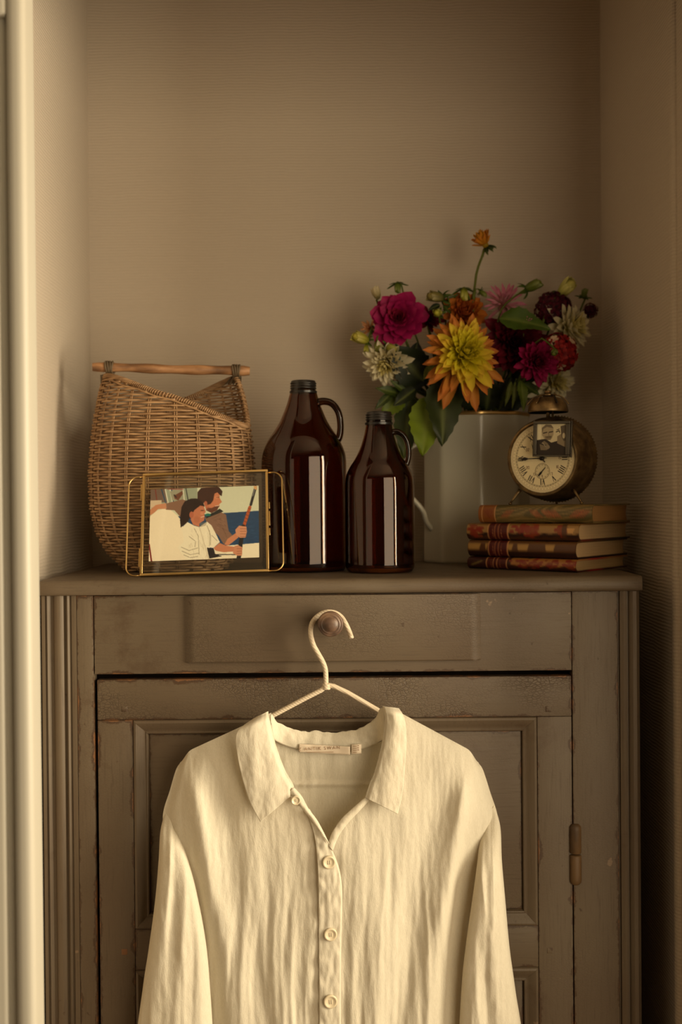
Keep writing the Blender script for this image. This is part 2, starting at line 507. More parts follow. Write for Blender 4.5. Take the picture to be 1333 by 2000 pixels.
# square peg ends and small scratches
for (px, py) in ((243, 1385), (1075, 1857), (243, 1860), (1072, 1385)):
    p = W(px, py, 0)
    ob('peg', MB().box(p.x - 0.0042, p.x + 0.0042, 0.0004 if py < 1400 else 0.0008, 0.01, p.z - 0.0042, p.z + 0.0042, 0.0009, 2, M=None), PX if py < 1400 else PZ, door, smooth=True)
# barrel hinge
hp = W(1125, 1668, 0)
hm = NT('rusted_paint'); hm.set(Base_Color=hm.ramp(hm.noise(45, hm.coord((1, 1, 0.4)), 4), [(0.35, (0.055, 0.029, 0.011)), (0.6, (0.115, 0.062, 0.022))]), Roughness=0.6); hm = hm.m
hinge = ob('hinge', MB().lathe([(0.0, -0.0425), (0.005, -0.042), (0.0078, -0.039), (0.0082, -0.034), (0.0082, -0.0025), (0.0072, -0.001), (0.0, -0.0009)], 20, (hp.x, 0.001, hp.z)), hm, cab, label='rust-brown barrel hinge')
ob('hinge_knuckle', MB().lathe([(0.0, 0.0009), (0.0072, 0.001), (0.0082, 0.0025), (0.0082, 0.034), (0.0078, 0.038), (0.005, 0.0415), (0.0, 0.042)], 20, (hp.x, 0.001, hp.z)), hm, hinge)
# ------------------------------------------------------------------ painting flat prints
def inpoly(X, Y, P):
    r = np.zeros(X.shape, bool); n = len(P)
    for i in range(n):
        x0, y0 = P[i]; x1, y1 = P[(i + 1) % n]
        if y0 == y1: continue
        r ^= ((Y < y0) != (Y < y1)) & (X < (x1 - x0) * (Y - y0) / (y1 - y0) + x0)
    return r
class Paint:
    """Colour field sampled on a fine grid; coordinates are the print's own units."""
    def __init__(s, x0, x1, y0, y1, nx, ny, bg, q=2):
        s.nx, s.ny, s.q = nx, ny, q
        xs = np.linspace(x0, x1, (nx + 1) * q); ys = np.linspace(y0, y1, (ny + 1) * q)
        s.X, s.Y = np.meshgrid(xs, ys); s.A = np.zeros(s.X.shape + (3,)) + np.array(bg, float)
    def put(s, m, c, a=1.0):
        s.A[m] = s.A[m] * (1 - a) + np.array(c, float) * a
    def poly(s, P, c, a=1.0): s.put(inpoly(s.X, s.Y, P), c, a)
    def disc(s, x, y, r, c, ry=None, a=1.0): s.put(((s.X - x) / r) ** 2 + ((s.Y - y) / (ry or r)) ** 2 < 1, c, a)
    def ring(s, x, y, r0, r1, c, a=1.0):
        d = np.hypot(s.X - x, s.Y - y); s.put((d > r0) & (d < r1), c, a)
    def line(s, pts, w, c, a=1.0):
        for (x0, y0), (x1, y1) in zip(pts[:-1], pts[1:]):
            dx, dy = x1 - x0, y1 - y0; L = dx * dx + dy * dy + 1e-12
            t = np.clip(((s.X - x0) * dx + (s.Y - y0) * dy) / L, 0, 1)
            s.put(np.hypot(s.X - x0 - t * dx, s.Y - y0 - t * dy) < w / 2, c, a)
    def grain(s, amt, seed=1, cell=1):
        rs = np.random.RandomState(seed); n = rs.rand(s.A.shape[0] // cell + 1, s.A.shape[1] // cell + 1)
        n = np.kron(n, np.ones((cell, cell)))[:s.A.shape[0], :s.A.shape[1]]
        s.A *= (1 + amt * (n - 0.5))[:, :, None]
    def done(s):
        q = s.q
        B = s.A.reshape(s.ny + 1, q, s.nx + 1, q, 3).mean(axis=(1, 3)) / 255.0
        B = np.clip(B, 0, 1)
        return np.where(B <= 0.04045, B / 12.92, ((B + 0.055) / 1.055) ** 2.4)
def paint_mb(P, fn):
    """fn(u, v) gives the place of print point u (left to right), v (top to bottom)."""
    C = P.done(); mb = MB(); mb.c = []
    for j in range(P.ny + 1):
        for i in range(P.nx + 1):
            mb.v.append(tuple(fn(i / P.nx, j / P.ny))); mb.c.append(tuple(C[j, i]))
    n = P.nx + 1
    for j in range(P.ny):
        for i in range(P.nx):
            a = j * n + i
            mb.f.append((a, a + n, a + n + 1, a + 1))
    return mb

PRINT = attr_mat('printed_paper', 0.5, 0.3)
BRASS = simple('brass', (0.62, 0.42, 0.17), 0.32, 1.0)
OLDBRASS = NT('tarnished_brass'); OLDBRASS.set(Base_Color=OLDBRASS.ramp(OLDBRASS.noise(70, OLDBRASS.coord((1, 1, 1), warp=0.01), 4), [(0.3, (0.09, 0.055, 0.028)), (0.55, (0.21, 0.135, 0.06)), (0.75, (0.34, 0.23, 0.10))]), Roughness=0.42, Metallic=0.9); OLDBRASS = OLDBRASS.m

# ------------------------------------------------------------------ wicker basket
BX, BY = W(337, 950, 0.195).x, 0.197
bask = thing('wicker_basket', 'tall woven wicker basket with a wooden stick handle behind the photo frame', 'basket', (BX, BY, TOP))
def ba(z): return interp(z, [0, .01, .03, .06, .10, .15, .20, .24, .27, .30, .33], [.074, .084, .103, .118, .1255, .1270, .1230, .1175, .1110, .1035, .098])
def bb(z): return interp(z, [0, .01, .03, .06, .10, .15, .20, .24, .27, .30, .33], [.045, .052, .062, .069, .073, .0735, .071, .066, .058, .047, .040])
def bxs(z): return interp(z, [0, 0.1, .2, .33], [0.004, 0, 0, 0.0])
def rimz(ph):
    d = (math.degrees(ph) - 197) % 180
    if d < 152: return 0.302 - 0.079 * (1 - math.cos(math.pi * (d / 152) ** 1.08)) / 2
    return 0.223 + 0.079 * ss(152, 180, d)
def bpt(ph, z, off=0.0):
    a = ba(z) + off; b = bb(z) + off
    c, s_ = math.cos(ph), math.sin(ph)
    e = 0.86
    return Vector((BX + bxs(z) + a * math.copysign(abs(c) ** e, c), BY + b * math.copysign(abs(s_) ** e, s_), TOP + z))
NST = 24
wk = NT('wicker'); wk.set(Base_Color=wk.mix(wk.ramp(wk.noise(55, wk.coord((1, 1, 6), warp=0.01), 3), [(0.32, 0.0), (0.68, 1.0)]), (0.22, 0.118, 0.052), (0.45, 0.270, 0.130)), Roughness=0.6)
wk.bump(wk.noise(500, wk.coord((1, 1, 0.3)), 2), 0.2, 0.0003); WICK = wk.m
random.seed(5)
mb = MB()
zr = 0.003; row = 0
while zr < 0.300:
    nS = NST * 8; pts = []
    jit = [random.uniform(-1, 1) * 0.0004 for _ in range(NST)]
    rr = random.uniform(0.00155, 0.0019)
    for k in range(nS + 1):
        ph = 2 * math.pi * k / nS
        wv = math.sin(ph * NST / 2 + (math.pi if row % 2 else 0) + 0.4)
        sq = math.copysign(abs(wv) ** 0.75, wv)
        zz = zr + 0.0012 * noise.noise(Vector((math.cos(ph) * 3, math.sin(ph) * 3, row * 0.35))) + jit[int(k / 8) % NST]
        if zz < rimz(ph) - 0.002:
            pts.append(bpt(ph, zz, 0.0030 * sq))
        else:
            if len(pts) > 5: mb.tube(pts, rr, 5)
            pts = []
    if len(pts) > 5: mb.tube(pts, rr, 5)
    zr += 0.0043; row += 1
ob('weaving', mb, WICK, bask, kind='stuff')
for k in range(NST):
    for dd in (-1, 1):
        ph = 2 * math.pi * (k + 0.5 - 0.127) / NST + dd * 0.012
        zt_ = rimz(ph)
        n = 16
        o = ob('stake', MB().tube([bpt(ph, 0.001 + (zt_ - 0.001) * i / n) for i in range(n + 1)], 0.0012, 5), WICK, bask)
# rim: two rods wrapped with a fine strand
n = 220
rimp = [bpt(2 * math.pi * k / n, rimz(2 * math.pi * k / n)) for k in range(n)]
rim = ob('rim', MB().tube(rimp, 0.0026, 8, closed=True), WICK, bask)
rp2 = [bpt(2 * math.pi * k / n, rimz(2 * math.pi * k / n) - 0.006 - 0.004 * noise.noise(Vector((k * 0.08, 0, 0))), 0.0026) for k in range(n)]
ob('rim_strand', MB().tube(rp2, 0.0016, 6, closed=True), WICK, rim)
mb = MB(); turns = 230; m_ = turns * 9; hp_ = []
for k in range(m_ + 1):
    t = k / m_ * n; i = int(t) % n; fr = t - int(t)
    p = rimp[i].lerp(rimp[(i + 1) % n], fr); q = (rimp[(i + 1) % n] - rimp[i]).normalized()
    side = q.cross(Vector((0, 0, 1))).normalized(); up = side.cross(q)
    a = 2 * math.pi * k / 9
    r_ = 0.0037
    hp_.append(p + side * math.cos(a) * r_ + up * math.sin(a) * r_)
mb.tube(hp_, 0.00125, 4)
ob('rim_wrapping', mb, WICK, rim, kind='stuff')
ob('base', MB().lathe([(0, 0.0005), (0.95, 0.0005), (1.0, 0.004), (0.95, 0.006), (0, 0.006)], 40, M=Matrix.Translation((BX + .004, BY, TOP)) @ Matrix.Diagonal((0.074, 0.045, 1, 1))), WICK, bask)
pl = rimp[int(n * 197 / 360)]; pr = rimp[int(n * 17 / 360)]
zs0 = W(332, 722, BY).z
A_ = Vector((W(181, 716, pl.y).x, pl.y, W(181, 717, pl.y).z)); B_ = Vector((W(488, 725, pr.y).x, pr.y, W(488, 725, pr.y).z))
stm = NT('stick_wood'); stm.set(Base_Color=stm.ramp(stm.noise(22, stm.coord((0.7, 3, 3), warp=0.02), 4), [(0.34, (0.10, 0.045, 0.02)), (0.5, (0.25, 0.12, 0.05)), (0.66, (0.46, 0.24, 0.11))]), Roughness=0.5)
stk = []
for i in range(25):
    t = i / 24; p = A_.lerp(B_, t); p.z += 0.0005 * math.sin(t * 9); stk.append(p)
rr = [0.0068 + 0.0007 * math.sin(i * 0.9) + 0.0008 * (i / 24) for i in range(25)]
rr[0] *= 0.93; rr[-1] *= 0.85
ob('handle_stick', MB().tube(stk, rr, 14), stm.m, bask, sharp=60)
LASH = simple('willow_lashing', (0.11, 0.075, 0.04), 0.7)
for P_, t in ((pl, 0.108), (pr, 0.915)):
    c = A_.lerp(B_, t); mb = MB()
    for q in range(4):
        ring = []
        for k in range(15):
            a = 2 * math.pi * k / 14
            ring.append(Vector((c.x - 0.005 + q * 0.0032 + 0.001 * math.sin(a * 2 + q), c.y + 0.0092 * math.cos(a), c.z + 0.0092 * math.sin(a))))
        mb.tube(ring[:-1], 0.0016, 6, closed=True)
    ob('lashing', mb, LASH, bask)
    mb = MB()
    for q in range(5):
        off = (q - 2) * 0.0035
        mb.tube([Vector((c.x + off * 0.5, c.y + 0.004 * math.sin(q * 2), c.z - 0.006)), Vector((c.x + off * 0.9, c.y, c.z - 0.012)), Vector((P_.x + off, P_.y, P_.z + 0.002)), Vector((P_.x + off * 1.6 + (0.005 if P_.x < BX else -0.005), P_.y, P_.z - 0.010))], 0.0016, 5)
    ob('lashing_tail', mb, LASH, bask)

# ------------------------------------------------------------------ amber bottles
gl = NT('amber_glass'); gl.set(Base_Color=(0.25, 0.075, 0.010), Roughness=0.03)
gl.b.inputs['Transmission Weight'].default_value = 1.0; gl.b.inputs['IOR'].default_value = 1.44
AMBER = gl.m
gh = NT('amber_glass_thick'); gh.set(Base_Color=(0.06, 0.016, 0.004), Roughness=0.03); gh.b.inputs['Transmission Weight'].default_value = 1.0
AMBERT = gh.m
BLACKCAP = simple('black_screw_cap', (0.012, 0.010, 0.009), 0.28)
def bottle(label, x, y, R, prof, capr, capz0, capz1, hpath, hr):
    t = thing('amber_bottle', label, 'bottle', (x, y, TOP), group='amber growler bottles')
    P = [(0.0, 0.004), (R * 0.55, 0.003), (R * 0.80, 0.0008), (R * 0.90, 0.0006), (R * 0.97, 0.004), (R, 0.011)] + prof
    inner = [(max(r - 0.0032, 0.002), z) for r, z in P[5:]][::-1] + [(R * 0.9, 0.008), (R * 0.6, 0.0085), (0.0, 0.0095)]
    P2 = catmull([(r, z, 0) for r, z in P], 90); I2 = catmull([(r, z, 0) for r, z in inner], 80)
    ob('glass_body', MB().lathe([(max(p.x, 0), p.y) for p in P2] + [(max(p.x, 0), p.y) for p in I2], 72, (x, y, TOP)), AMBER, t)
    cp = [(capr * 0.80, capz0 - 0.0015), (capr * 1.06, capz0 - 0.001), (capr * 1.08, capz0 + 0.002), (capr * 0.97, capz0 + 0.0028)]
    h = capz1 - capz0; z = 0.28
    for q in range(3):
        cp += [(capr * 0.97, capz0 + h * z), (capr * 1.03, capz0 + h * (z + 0.06)), (capr * 1.03, capz0 + h * (z + 0.11)), (capr * 0.97, capz0 + h * (z + 0.17))]
        z += 0.20
    cp += [(capr * 0.97, capz0 + h * 0.93), (capr * 0.92, capz1), (0, capz1)]
    ob('screw_cap', MB().lathe(cp, 56, (x, y, TOP)), BLACKCAP, t, sharp=60)
    pts = catmull([(x + a, y, TOP + b) for a, b in hpath], 40)
    rr = [hr * (1.45 - 0.30 * math.sin(math.pi * k / 40)) for k in range(41)]
    ob('handle', MB().tube(pts, rr, 14), AMBERT, t)
b1c = (W(594.5, 950, 0.17).x, 0.17); s1 = F / (1.44 + 0.17)
def pz(py, y, px=600): return W(px, py, y).z - TOP
p1 = [(R_ / s1, pz(py, 0.17)) for R_, py in ((83, 1080), (83, 1000), (83, 920), (82.5, 898), (79, 880), (70, 860), (58, 842), (47, 824), (39, 806), (32, 788), (27.5, 772), (25, 764), (24, 752))]
bottle('larger amber glass bottle with black cap and loop handle beside the photo frame', b1c[0], b1c[1], 83 / s1, p1, 25 / s1, pz(767, 0.17), pz(744, 0.17),
       [(a / s1, pz(py, 0.17)) for a, py in ((25, 787), (40, 784), (56, 789), (68, 806), (72, 830), (70, 852), (62, 866), (54, 868))], 5.6 / s1)
s2 = F / (1.44 + 0.125)
b2c = (W(741.5, 950, 0.125).x, 0.125)
p2 = [(R_ / s2, pz(py, 0.125)) for R_, py in ((67.5, 1090), (67.5, 1020), (67.5, 960), (67, 945), (65, 930), (58, 914), (48, 898), (39, 880), (32.5, 862), (28, 845), (25.5, 830), (24.5, 815))]
bottle('smaller amber glass bottle with black cap standing in front of the vase', b2c[0], b2c[1], 67.5 / s2, p2, 25.5 / s2, pz(830, 0.125), pz(806, 0.125),
       [(a / s2, pz(py, 0.125)) for a, py in ((24, 846), (36, 845), (48, 852), (56, 868), (58, 890), (54, 907), (47, 915), (42, 914))], 4.6 / s2)

# ------------------------------------------------------------------ glass photo frame
yb, yt = 0.050, 0.106
def FR(px, py):
    """Point of the leaning frame plane seen at a pixel."""
    d = RM @ Vector(((px - 666.5) / F, -(py - 1000.0) / F, -1.0))
    P0 = W(400, 1127, yb); P1 = W(400, 921, yt)
    nrm = (P1 - P0).cross(Vector((1, 0, 0))).normalized()
    return CAM + d * ((P0 - CAM).dot(nrm) / d.dot(nrm))
c00, c10, c11, c01 = FR(274, 1128), FR(526, 1124), FR(518, 921), FR(274, 925)
base = Vector(((c00.x + c10.x) / 2, yb, TOP))
xv = Vector((1, 0, 0)); zv = ((c01 + c11) / 2 - (c00 + c10) / 2).normalized(); yv = zv.cross(xv).normalized()
FMt = Matrix((( *xv, ), (*yv,), (*zv,))).transposed().to_4x4(); FMt.translation = Vector((base.x, yb, TOP + 0.0035))
fw = ((c10 - c00).length + (c11 - c01).length) / 4; fh = ((c01 + c11) / 2 - FMt.translation).length
pf = thing('photo_frame', 'brass-edged glass picture frame holding a colour photograph of two people on a boat', 'picture frame', M=FMt)
def bar(x0, x1, z0, z1, y0=-0.003, y1=0.003, r=0.0006):
    return MB().box(x0, x1, y0, y1, z0, z1, r, 2)
ob('frame_bar', bar(-fw, fw, 0, 0.0036), BRASS, pf, local=True)
ob('frame_bar', bar(-fw, fw, fh - 0.0034, fh), BRASS, pf, local=True)
ob('frame_bar', bar(-fw, -fw + 0.0036, 0.0037, fh - 0.0035), BRASS, pf, local=True)
ob('frame_bar', bar(fw - 0.0036, fw, 0.0037, fh - 0.0035), BRASS, pf, local=True)
fg = NT('pane_glass'); fg.set(Base_Color=(0.80, 0.80, 0.70), Roughness=0.0); fg.b.inputs['Transmission Weight'].default_value = 1.0; fg.b.inputs['IOR'].default_value = 1.5
gls = fg.n('ShaderNodeBsdfGlossy'); gls.inputs['Roughness'].default_value = 0.0
trp = fg.n('ShaderNodeBsdfTransparent'); trp.inputs['Color'].default_value = (0.985, 0.985, 0.97, 1)
fre = fg.n('ShaderNodeLayerWeight'); fre.inputs['Blend'].default_value = 0.5
rfl = fg.math('ADD', fg.math('MULTIPLY', fg.math('POWER', fre.outputs['Facing'], 4.5), 0.9), 0.025)
fmx = fg.n('ShaderNodeMixShader'); fg.l(rfl, fmx.inputs[0]); fg.l(trp.outputs[0], fmx.inputs[1]); fg.l(gls.outputs[0], fmx.inputs[2]); fg.l(fmx.outputs[0], fg.out.inputs[0])
PANE = fg.m
ob('glass_pane', MB().box(-fw + 0.003, fw - 0.003, 0.0012, 0.0022, 0.003, fh - 0.003), PANE, pf, smooth=False, local=True)
ob('glass_pane', MB().box(-fw + 0.003, fw - 0.003, -0.0022, -0.0012, 0.003, fh - 0.003), PANE, pf, smooth=False, local=True)
# wire hoops left and right
def hoop(s):
    w = 0.0205; r = 0.013
    P = [(fw, fh - 0.004)]
    for k in range(9):
        a = math.pi / 2 - math.pi / 2 * k / 8; P.append((fw + w - r + r * math.cos(a), fh - 0.004 - r + r * math.sin(a)))
    for k in range(9):
        a = -math.pi / 2 * k / 8; P.append((fw + w - r + r * math.cos(a), 0.0018 + r + r * math.sin(a)))
    P.append((fw, 0.0018))
    return [Vector((s * a, 0.001, b)) for a, b in P]
ob('wire_hoop', MB().tube(hoop(1), 0.00115, 8), BRASS, pf, local=True)
ob('wire_hoop', MB().tube(hoop(-1), 0.00115, 8), BRASS, pf, local=True)
for z0, z1 in ((0.115, 0.141), (0.014, 0.042)):
    ob('hinge', bar(-fw - 0.0026, -fw - 0.0006, z0, z1, -0.001, 0.001, 0.0004), BRASS, pf, local=True)
for z0, z1 in ((0.055, 0.066), (0.070, 0.092), (0.096, 0.106)):
    ob('clasp', bar(fw + 0.0006, fw + 0.0024, z0, z1, -0.001, 0.001, 0.0004), BRASS, pf, local=True)
# the photograph, a flat print
def finv(px, py):
    p = FMt.inverted() @ FR(px, py); return p.x, p.z
(pax, paz), (pbx, pbz) = finv(290, 954), finv(506, 1092)
P = Paint(245, 1112, 180, 740, 250, 160, (206, 210, 186))
P.put(P.Y > 387 - (P.X - 850) * 0.03, (26, 62, 100)); P.grain(0.0)
rs = np.random.RandomState(3)
for k in range(170):
    x = 840 + rs.rand() * 280; y = 392 + rs.rand() * 250
    P.line([(x, y), (x + 14 + rs.rand() * 26, y + rs.rand() * 4 - 1)], 3.2, (44, 84, 122) if k % 2 else (16, 44, 78), 0.7)
P.put((P.Y < 330) & (P.X < 620), (150, 160, 140))
P.poly([(240, 175), (365, 175), (385, 290), (245, 280)], (112, 92, 82))
for x0, x1, c in ((283, 303, (120, 60, 50)), (332, 372, (40, 70, 96)), (362, 390, (214, 214, 196)), (400, 424, (214, 214, 196)), (412, 432, (50, 80, 104)), (505, 520, (210, 208, 190)), (528, 552, (70, 70, 70))):
    P.line([(x0, 180), (x1, 300)], 9, c)
P.line([(380, 182), (505, 188)], 7, (150, 60, 60))
P.poly([(400, 200), (500, 190), (510, 270), (420, 275)], (150, 150, 130)); P.poly([(430, 235), (455, 225), (500, 200), (505, 225), (470, 275), (440, 262)], (110, 66, 50)); P.line([(435, 230), (452, 250)], 9, (40, 36, 36))
P.poly([(245, 268), (335, 268), (335, 300), (245, 330)], (206, 186, 160))
P.poly([(245, 395), (300, 350), (345, 338), (405, 345), (470, 400), (500, 440), (560, 745), (240, 745)], (238, 226, 200))
P.line([(245, 610), (268, 742)], 12, (120, 34, 30))
P.poly([(760, 645), (1115, 628), (1115, 745), (700, 745)], (234, 224, 198))
P.line([(760, 705), (940, 712)], 7, (40, 40, 50))
# man: arm, torso, head
P.poly([(370, 296), (500, 268), (600, 300), (560, 400), (490, 410), (440, 352), (370, 345)], (132, 98, 80))
P.poly([(245, 340), (290, 305), (372, 292), (376, 338), (310, 338), (280, 365), (245, 388)], (196, 134, 100))
P.poly([(680, 420), (790, 370), (850, 400), (872, 530), (900, 560), (880, 636), (830, 625), (790, 560), (720, 500)], (128, 96, 80))
for k in range(7): P.line([(740 + k * 14, 430 + k * 12), (800 + k * 10, 400 + k * 30)], 3.0, (98, 70, 58), 0.7)
P.poly([(700, 400), (760, 375), (800, 352), (830, 375), (760, 400), (690, 425)], (26, 30, 30)); P.disc(706, 397, 24, (20, 110, 100), 10)
P.poly([(665, 280), (720, 250), (755, 215), (800, 225), (800, 268), (818, 300), (796, 318), (800, 332), (775, 362), (735, 380), (690, 350)], (196, 122, 88))
P.poly([(700, 340), (735, 345), (780, 325), (798, 330), (778, 364), (735, 384), (690, 360)], (96, 54, 40))
P.poly([(622, 215), (650, 183), (720, 176), (790, 178), (822, 215), (815, 255), (796, 240), (782, 222), (758, 232), (748, 285), (728, 312), (700, 320), (690, 298), (672, 300), (665, 330), (640, 300), (622, 265)], (58, 32, 26))
P.disc(688, 308, 13, (176, 100, 74), 20)
P.line([(775, 262), (792, 262)], 6, (50, 28, 22)); P.line([(766, 330), (792, 326)], 5, (236, 210, 190))
# girl: hair, face, sweater, arm
P.poly([(495, 330), (520, 285), (570, 264), (625, 266), (668, 300), (680, 330), (640, 345), (600, 370), (590, 410), (560, 420), (540, 460), (515, 470), (492, 490), (485, 430)], (34, 18, 18))
P.poly([(600, 355), (645, 322), (672, 328), (690, 372), (676, 392), (682, 404), (676, 440), (640, 462), (640, 488), (590, 470), (570, 430), (575, 395)], (190, 118, 88))
P.disc(576, 392, 17, (176, 100, 74), 26); P.line([(650, 362), (672, 362)], 5, (40, 22, 22)); P.line([(652, 414), (676, 408)], 5, (230, 200, 180))
P.poly([(500, 490), (545, 448), (600, 478), (640, 490), (700, 450), (735, 480), (775, 555), (802, 612), (750, 655), (722, 650), (716, 742), (545, 742), (505, 690), (468, 640), (520, 600)], (236, 228, 204))
for pts in ([(600, 500), (632, 560), (640, 700)], [(560, 560), (612, 600), (606, 640)], [(500, 640), (560, 668), (630, 650)], [(505, 670), (570, 700), (640, 690)], [(520, 700), (570, 722), (630, 716)], [(720, 520), (720, 640)], [(740, 560), (780, 600)], [(700, 480), (730, 560), (728, 630)]):
    P.line(pts, 5, (150, 138, 116), 0.8)
P.poly([(752, 655), (800, 618), (850, 640), (922, 652), (926, 688), (830, 690), (770, 676)], (194, 124, 92))
P.poly([(838, 632), (862, 590), (930, 545), (950, 580), (900, 618), (868, 640)], (196, 128, 94))
P.poly([(700, 650), (755, 660), (765, 700), (820, 720), (720, 735)], (30, 24, 26))
# modelling of cloth, hair and skin
for k in range(70):
    x = 640 + rs.rand() * 170; y = 182 + rs.rand() * 90
    P.line([(x, y), (x + rs.randn() * 8 + 4, y + 16 + rs.rand() * 14)], 2.6, (92, 54, 42) if k % 3 else (34, 18, 16), 0.35 if y < 262 and x < 745 else 0.0)
for k in range(40):
    x = 505 + rs.rand() * 90; y = 285 + rs.rand() * 150
    P.line([(x, y), (x + 5 - rs.rand() * 10, y + 22)], 2.6, (62, 38, 34), 0.35 if x < 560 or y < 330 else 0.0)
for k in range(60):
    x = 520 + rs.rand() * 190; y = 500 + rs.rand() * 230
    P.line([(x, y), (x + rs.randn() * 12, y + 16 + rs.rand() * 22)], 4, (196, 184, 158) if k % 2 else (250, 244, 226), 0.45 if x > 560 else 0.0)
for k in range(40):
    x = 740 + rs.rand() * 110; y = 420 + rs.rand() * 170
    P.line([(x, y), (x + 10 + rs.rand() * 12, y + 10)], 4, (100, 72, 58) if k % 2 else (156, 122, 102), 0.4 if (x - 700) * 0.8 > (y - 420) * 0.5 else 0.0)
P.disc(772, 262, 16, (222, 150, 112), 12, 0.5); P.disc(700, 335, 16, (168, 98, 72), 24, 0.4); P.disc(660, 385, 14, (216, 146, 112), 12, 0.5); P.disc(618, 430, 24, (160, 94, 70), 26, 0.35)
P.poly([(640, 458), (700, 452), (690, 480), (650, 490)], (150, 134, 112), 0.5)
P.line([(640, 490), (716, 742)], 7, (186, 172, 146), 0.5)
# rod and hands
P.line([(1088, 190), (1048, 330)], 21, (30, 28, 34)); P.line([(1080, 210), (1064, 262)], 5, (150, 150, 150)); P.line([(1040, 350), (992, 495)], 25, (176, 84, 44))
for k in range(6): P.line([(1026 - k * 8.2, 356 + k * 25), (1046 - k * 8.2, 366 + k * 25)], 4, (90, 40, 26))
P.line([(985, 500), (950, 742)], 33, (24, 22, 26)); P.poly([(1070, 182), (1100, 182), (1098, 216), (1076, 206)], (206, 160, 110))
P.poly([(924, 520), (955, 490), (1012, 500), (1016, 540), (1004, 584), (960, 584), (930, 560)], (204, 142, 110))
for k in range(4): P.line([(962, 514 + k * 20), (1010, 516 + k * 20)], 3.5, (140, 82, 62))
P.poly([(918, 645), (945, 640), (980, 658), (976, 722), (940, 722), (905, 700)], (198, 134, 102))
for k in range(3): P.line([(936, 668 + k * 18), (974, 668 + k * 18)], 3.5, (136, 78, 60))
P.grain(0.07, 4)
ob('photograph', paint_mb(P, lambda u, v: (pax + (pbx - pax) * u, 0.0002, paz + (pbz - paz) * v)), PRINT, pf, local=True, smooth=False, label='colour photograph of a bearded man and a girl holding a fishing rod on a boat')

# ------------------------------------------------------------------ vase: faceted enamel jug
VXc, VYc = W(932, 950, 0.352).x, 0.352
vase = thing('enamel_jug', 'cream enamel jug with gold rim holding the bunch of flowers', 'vase', (VXc, VYc, TOP))
en = NT('cream_enamel'); en.set(Base_Color=en.mix(en.ramp(en.noise(6, en.coord((1, 1, 0.4)), 2), [(0.4, 0), (0.6, 1)]), (0.50, 0.47, 0.37), (0.44, 0.40, 0.31)), Roughness=0.22); ENAM = en.m
va, vb = 0.0875, 0.054
vh = W(932, 804, VYc - vb).z - TOP
def vpt(u, z, k=1.0, off=0.0):
    # softly rounded eight-sided plan
    a = 2 * math.pi * u + math.pi / 8
    n8 = 2 * math.pi / 8
    loc = (a - math.pi / 8) % n8 - n8 / 2
    r = math.cos(n8 / 2) / math.cos(loc)
    r = min(r, 0.992) * 1.0
    a2 = a - math.pi / 8 + 0.0
    return Vector((VXc + (va * r * k - off) * math.cos(a2) * 1.06, VYc + (vb * r * k - off) * math.sin(a2) * 1.0, TOP + z))
vprof = [(0.0, 0.0, 0), (0.96, 0.0, 0), (0.985, 0.002, 0), (0.99, 0.006, 0), (0.985, 0.05, 0), (0.975, 0.12, 0), (0.975, vh - 0.01, 0), (0.98, vh - 0.004, 0), (0.955, vh - 0.001, 0), (0.945, vh - 0.006, 0), (0.95, 0.10, 0), (0.95, 0.006, 0), (0.0, 0.005, 0)]
mb = MB(); mb.grid(lambda u, v: vpt(u, vprof[int(round(v * 12))][1], vprof[int(round(v * 12))][0]), 96, 12, cu=True)
ob('body', mb, ENAM, vase, sharp=50)
gr_ = []
for q in range(97):
    pass
mb = MB().grid(lambda u, v: vpt(u, vh - 0.0045 + 0.0062 * [0, 0.25, 0.75, 1, 0.75, 0.25][int(round(v * 6)) % 6], [0.985, 1.002, 1.002, 0.985, 0.955, 0.95][int(round(v * 6)) % 6]), 96, 6, cu=True)
ob('gold_rim', mb, BRASS, vase, sharp=50)
hpts = catmull([W(842, 862, 0.335), W(815, 868, 0.330), W(782, 890, 0.325), W(778, 930, 0.320), W(795, 962, 0.320), W(815, 983, 0.320), W(828, 1000, 0.322), W(833, 1018, 0.330), W(844, 1034, 0.338)], 40)
ob('handle', MB().tube(hpts, 0.0042, 12), ENAM, vase)

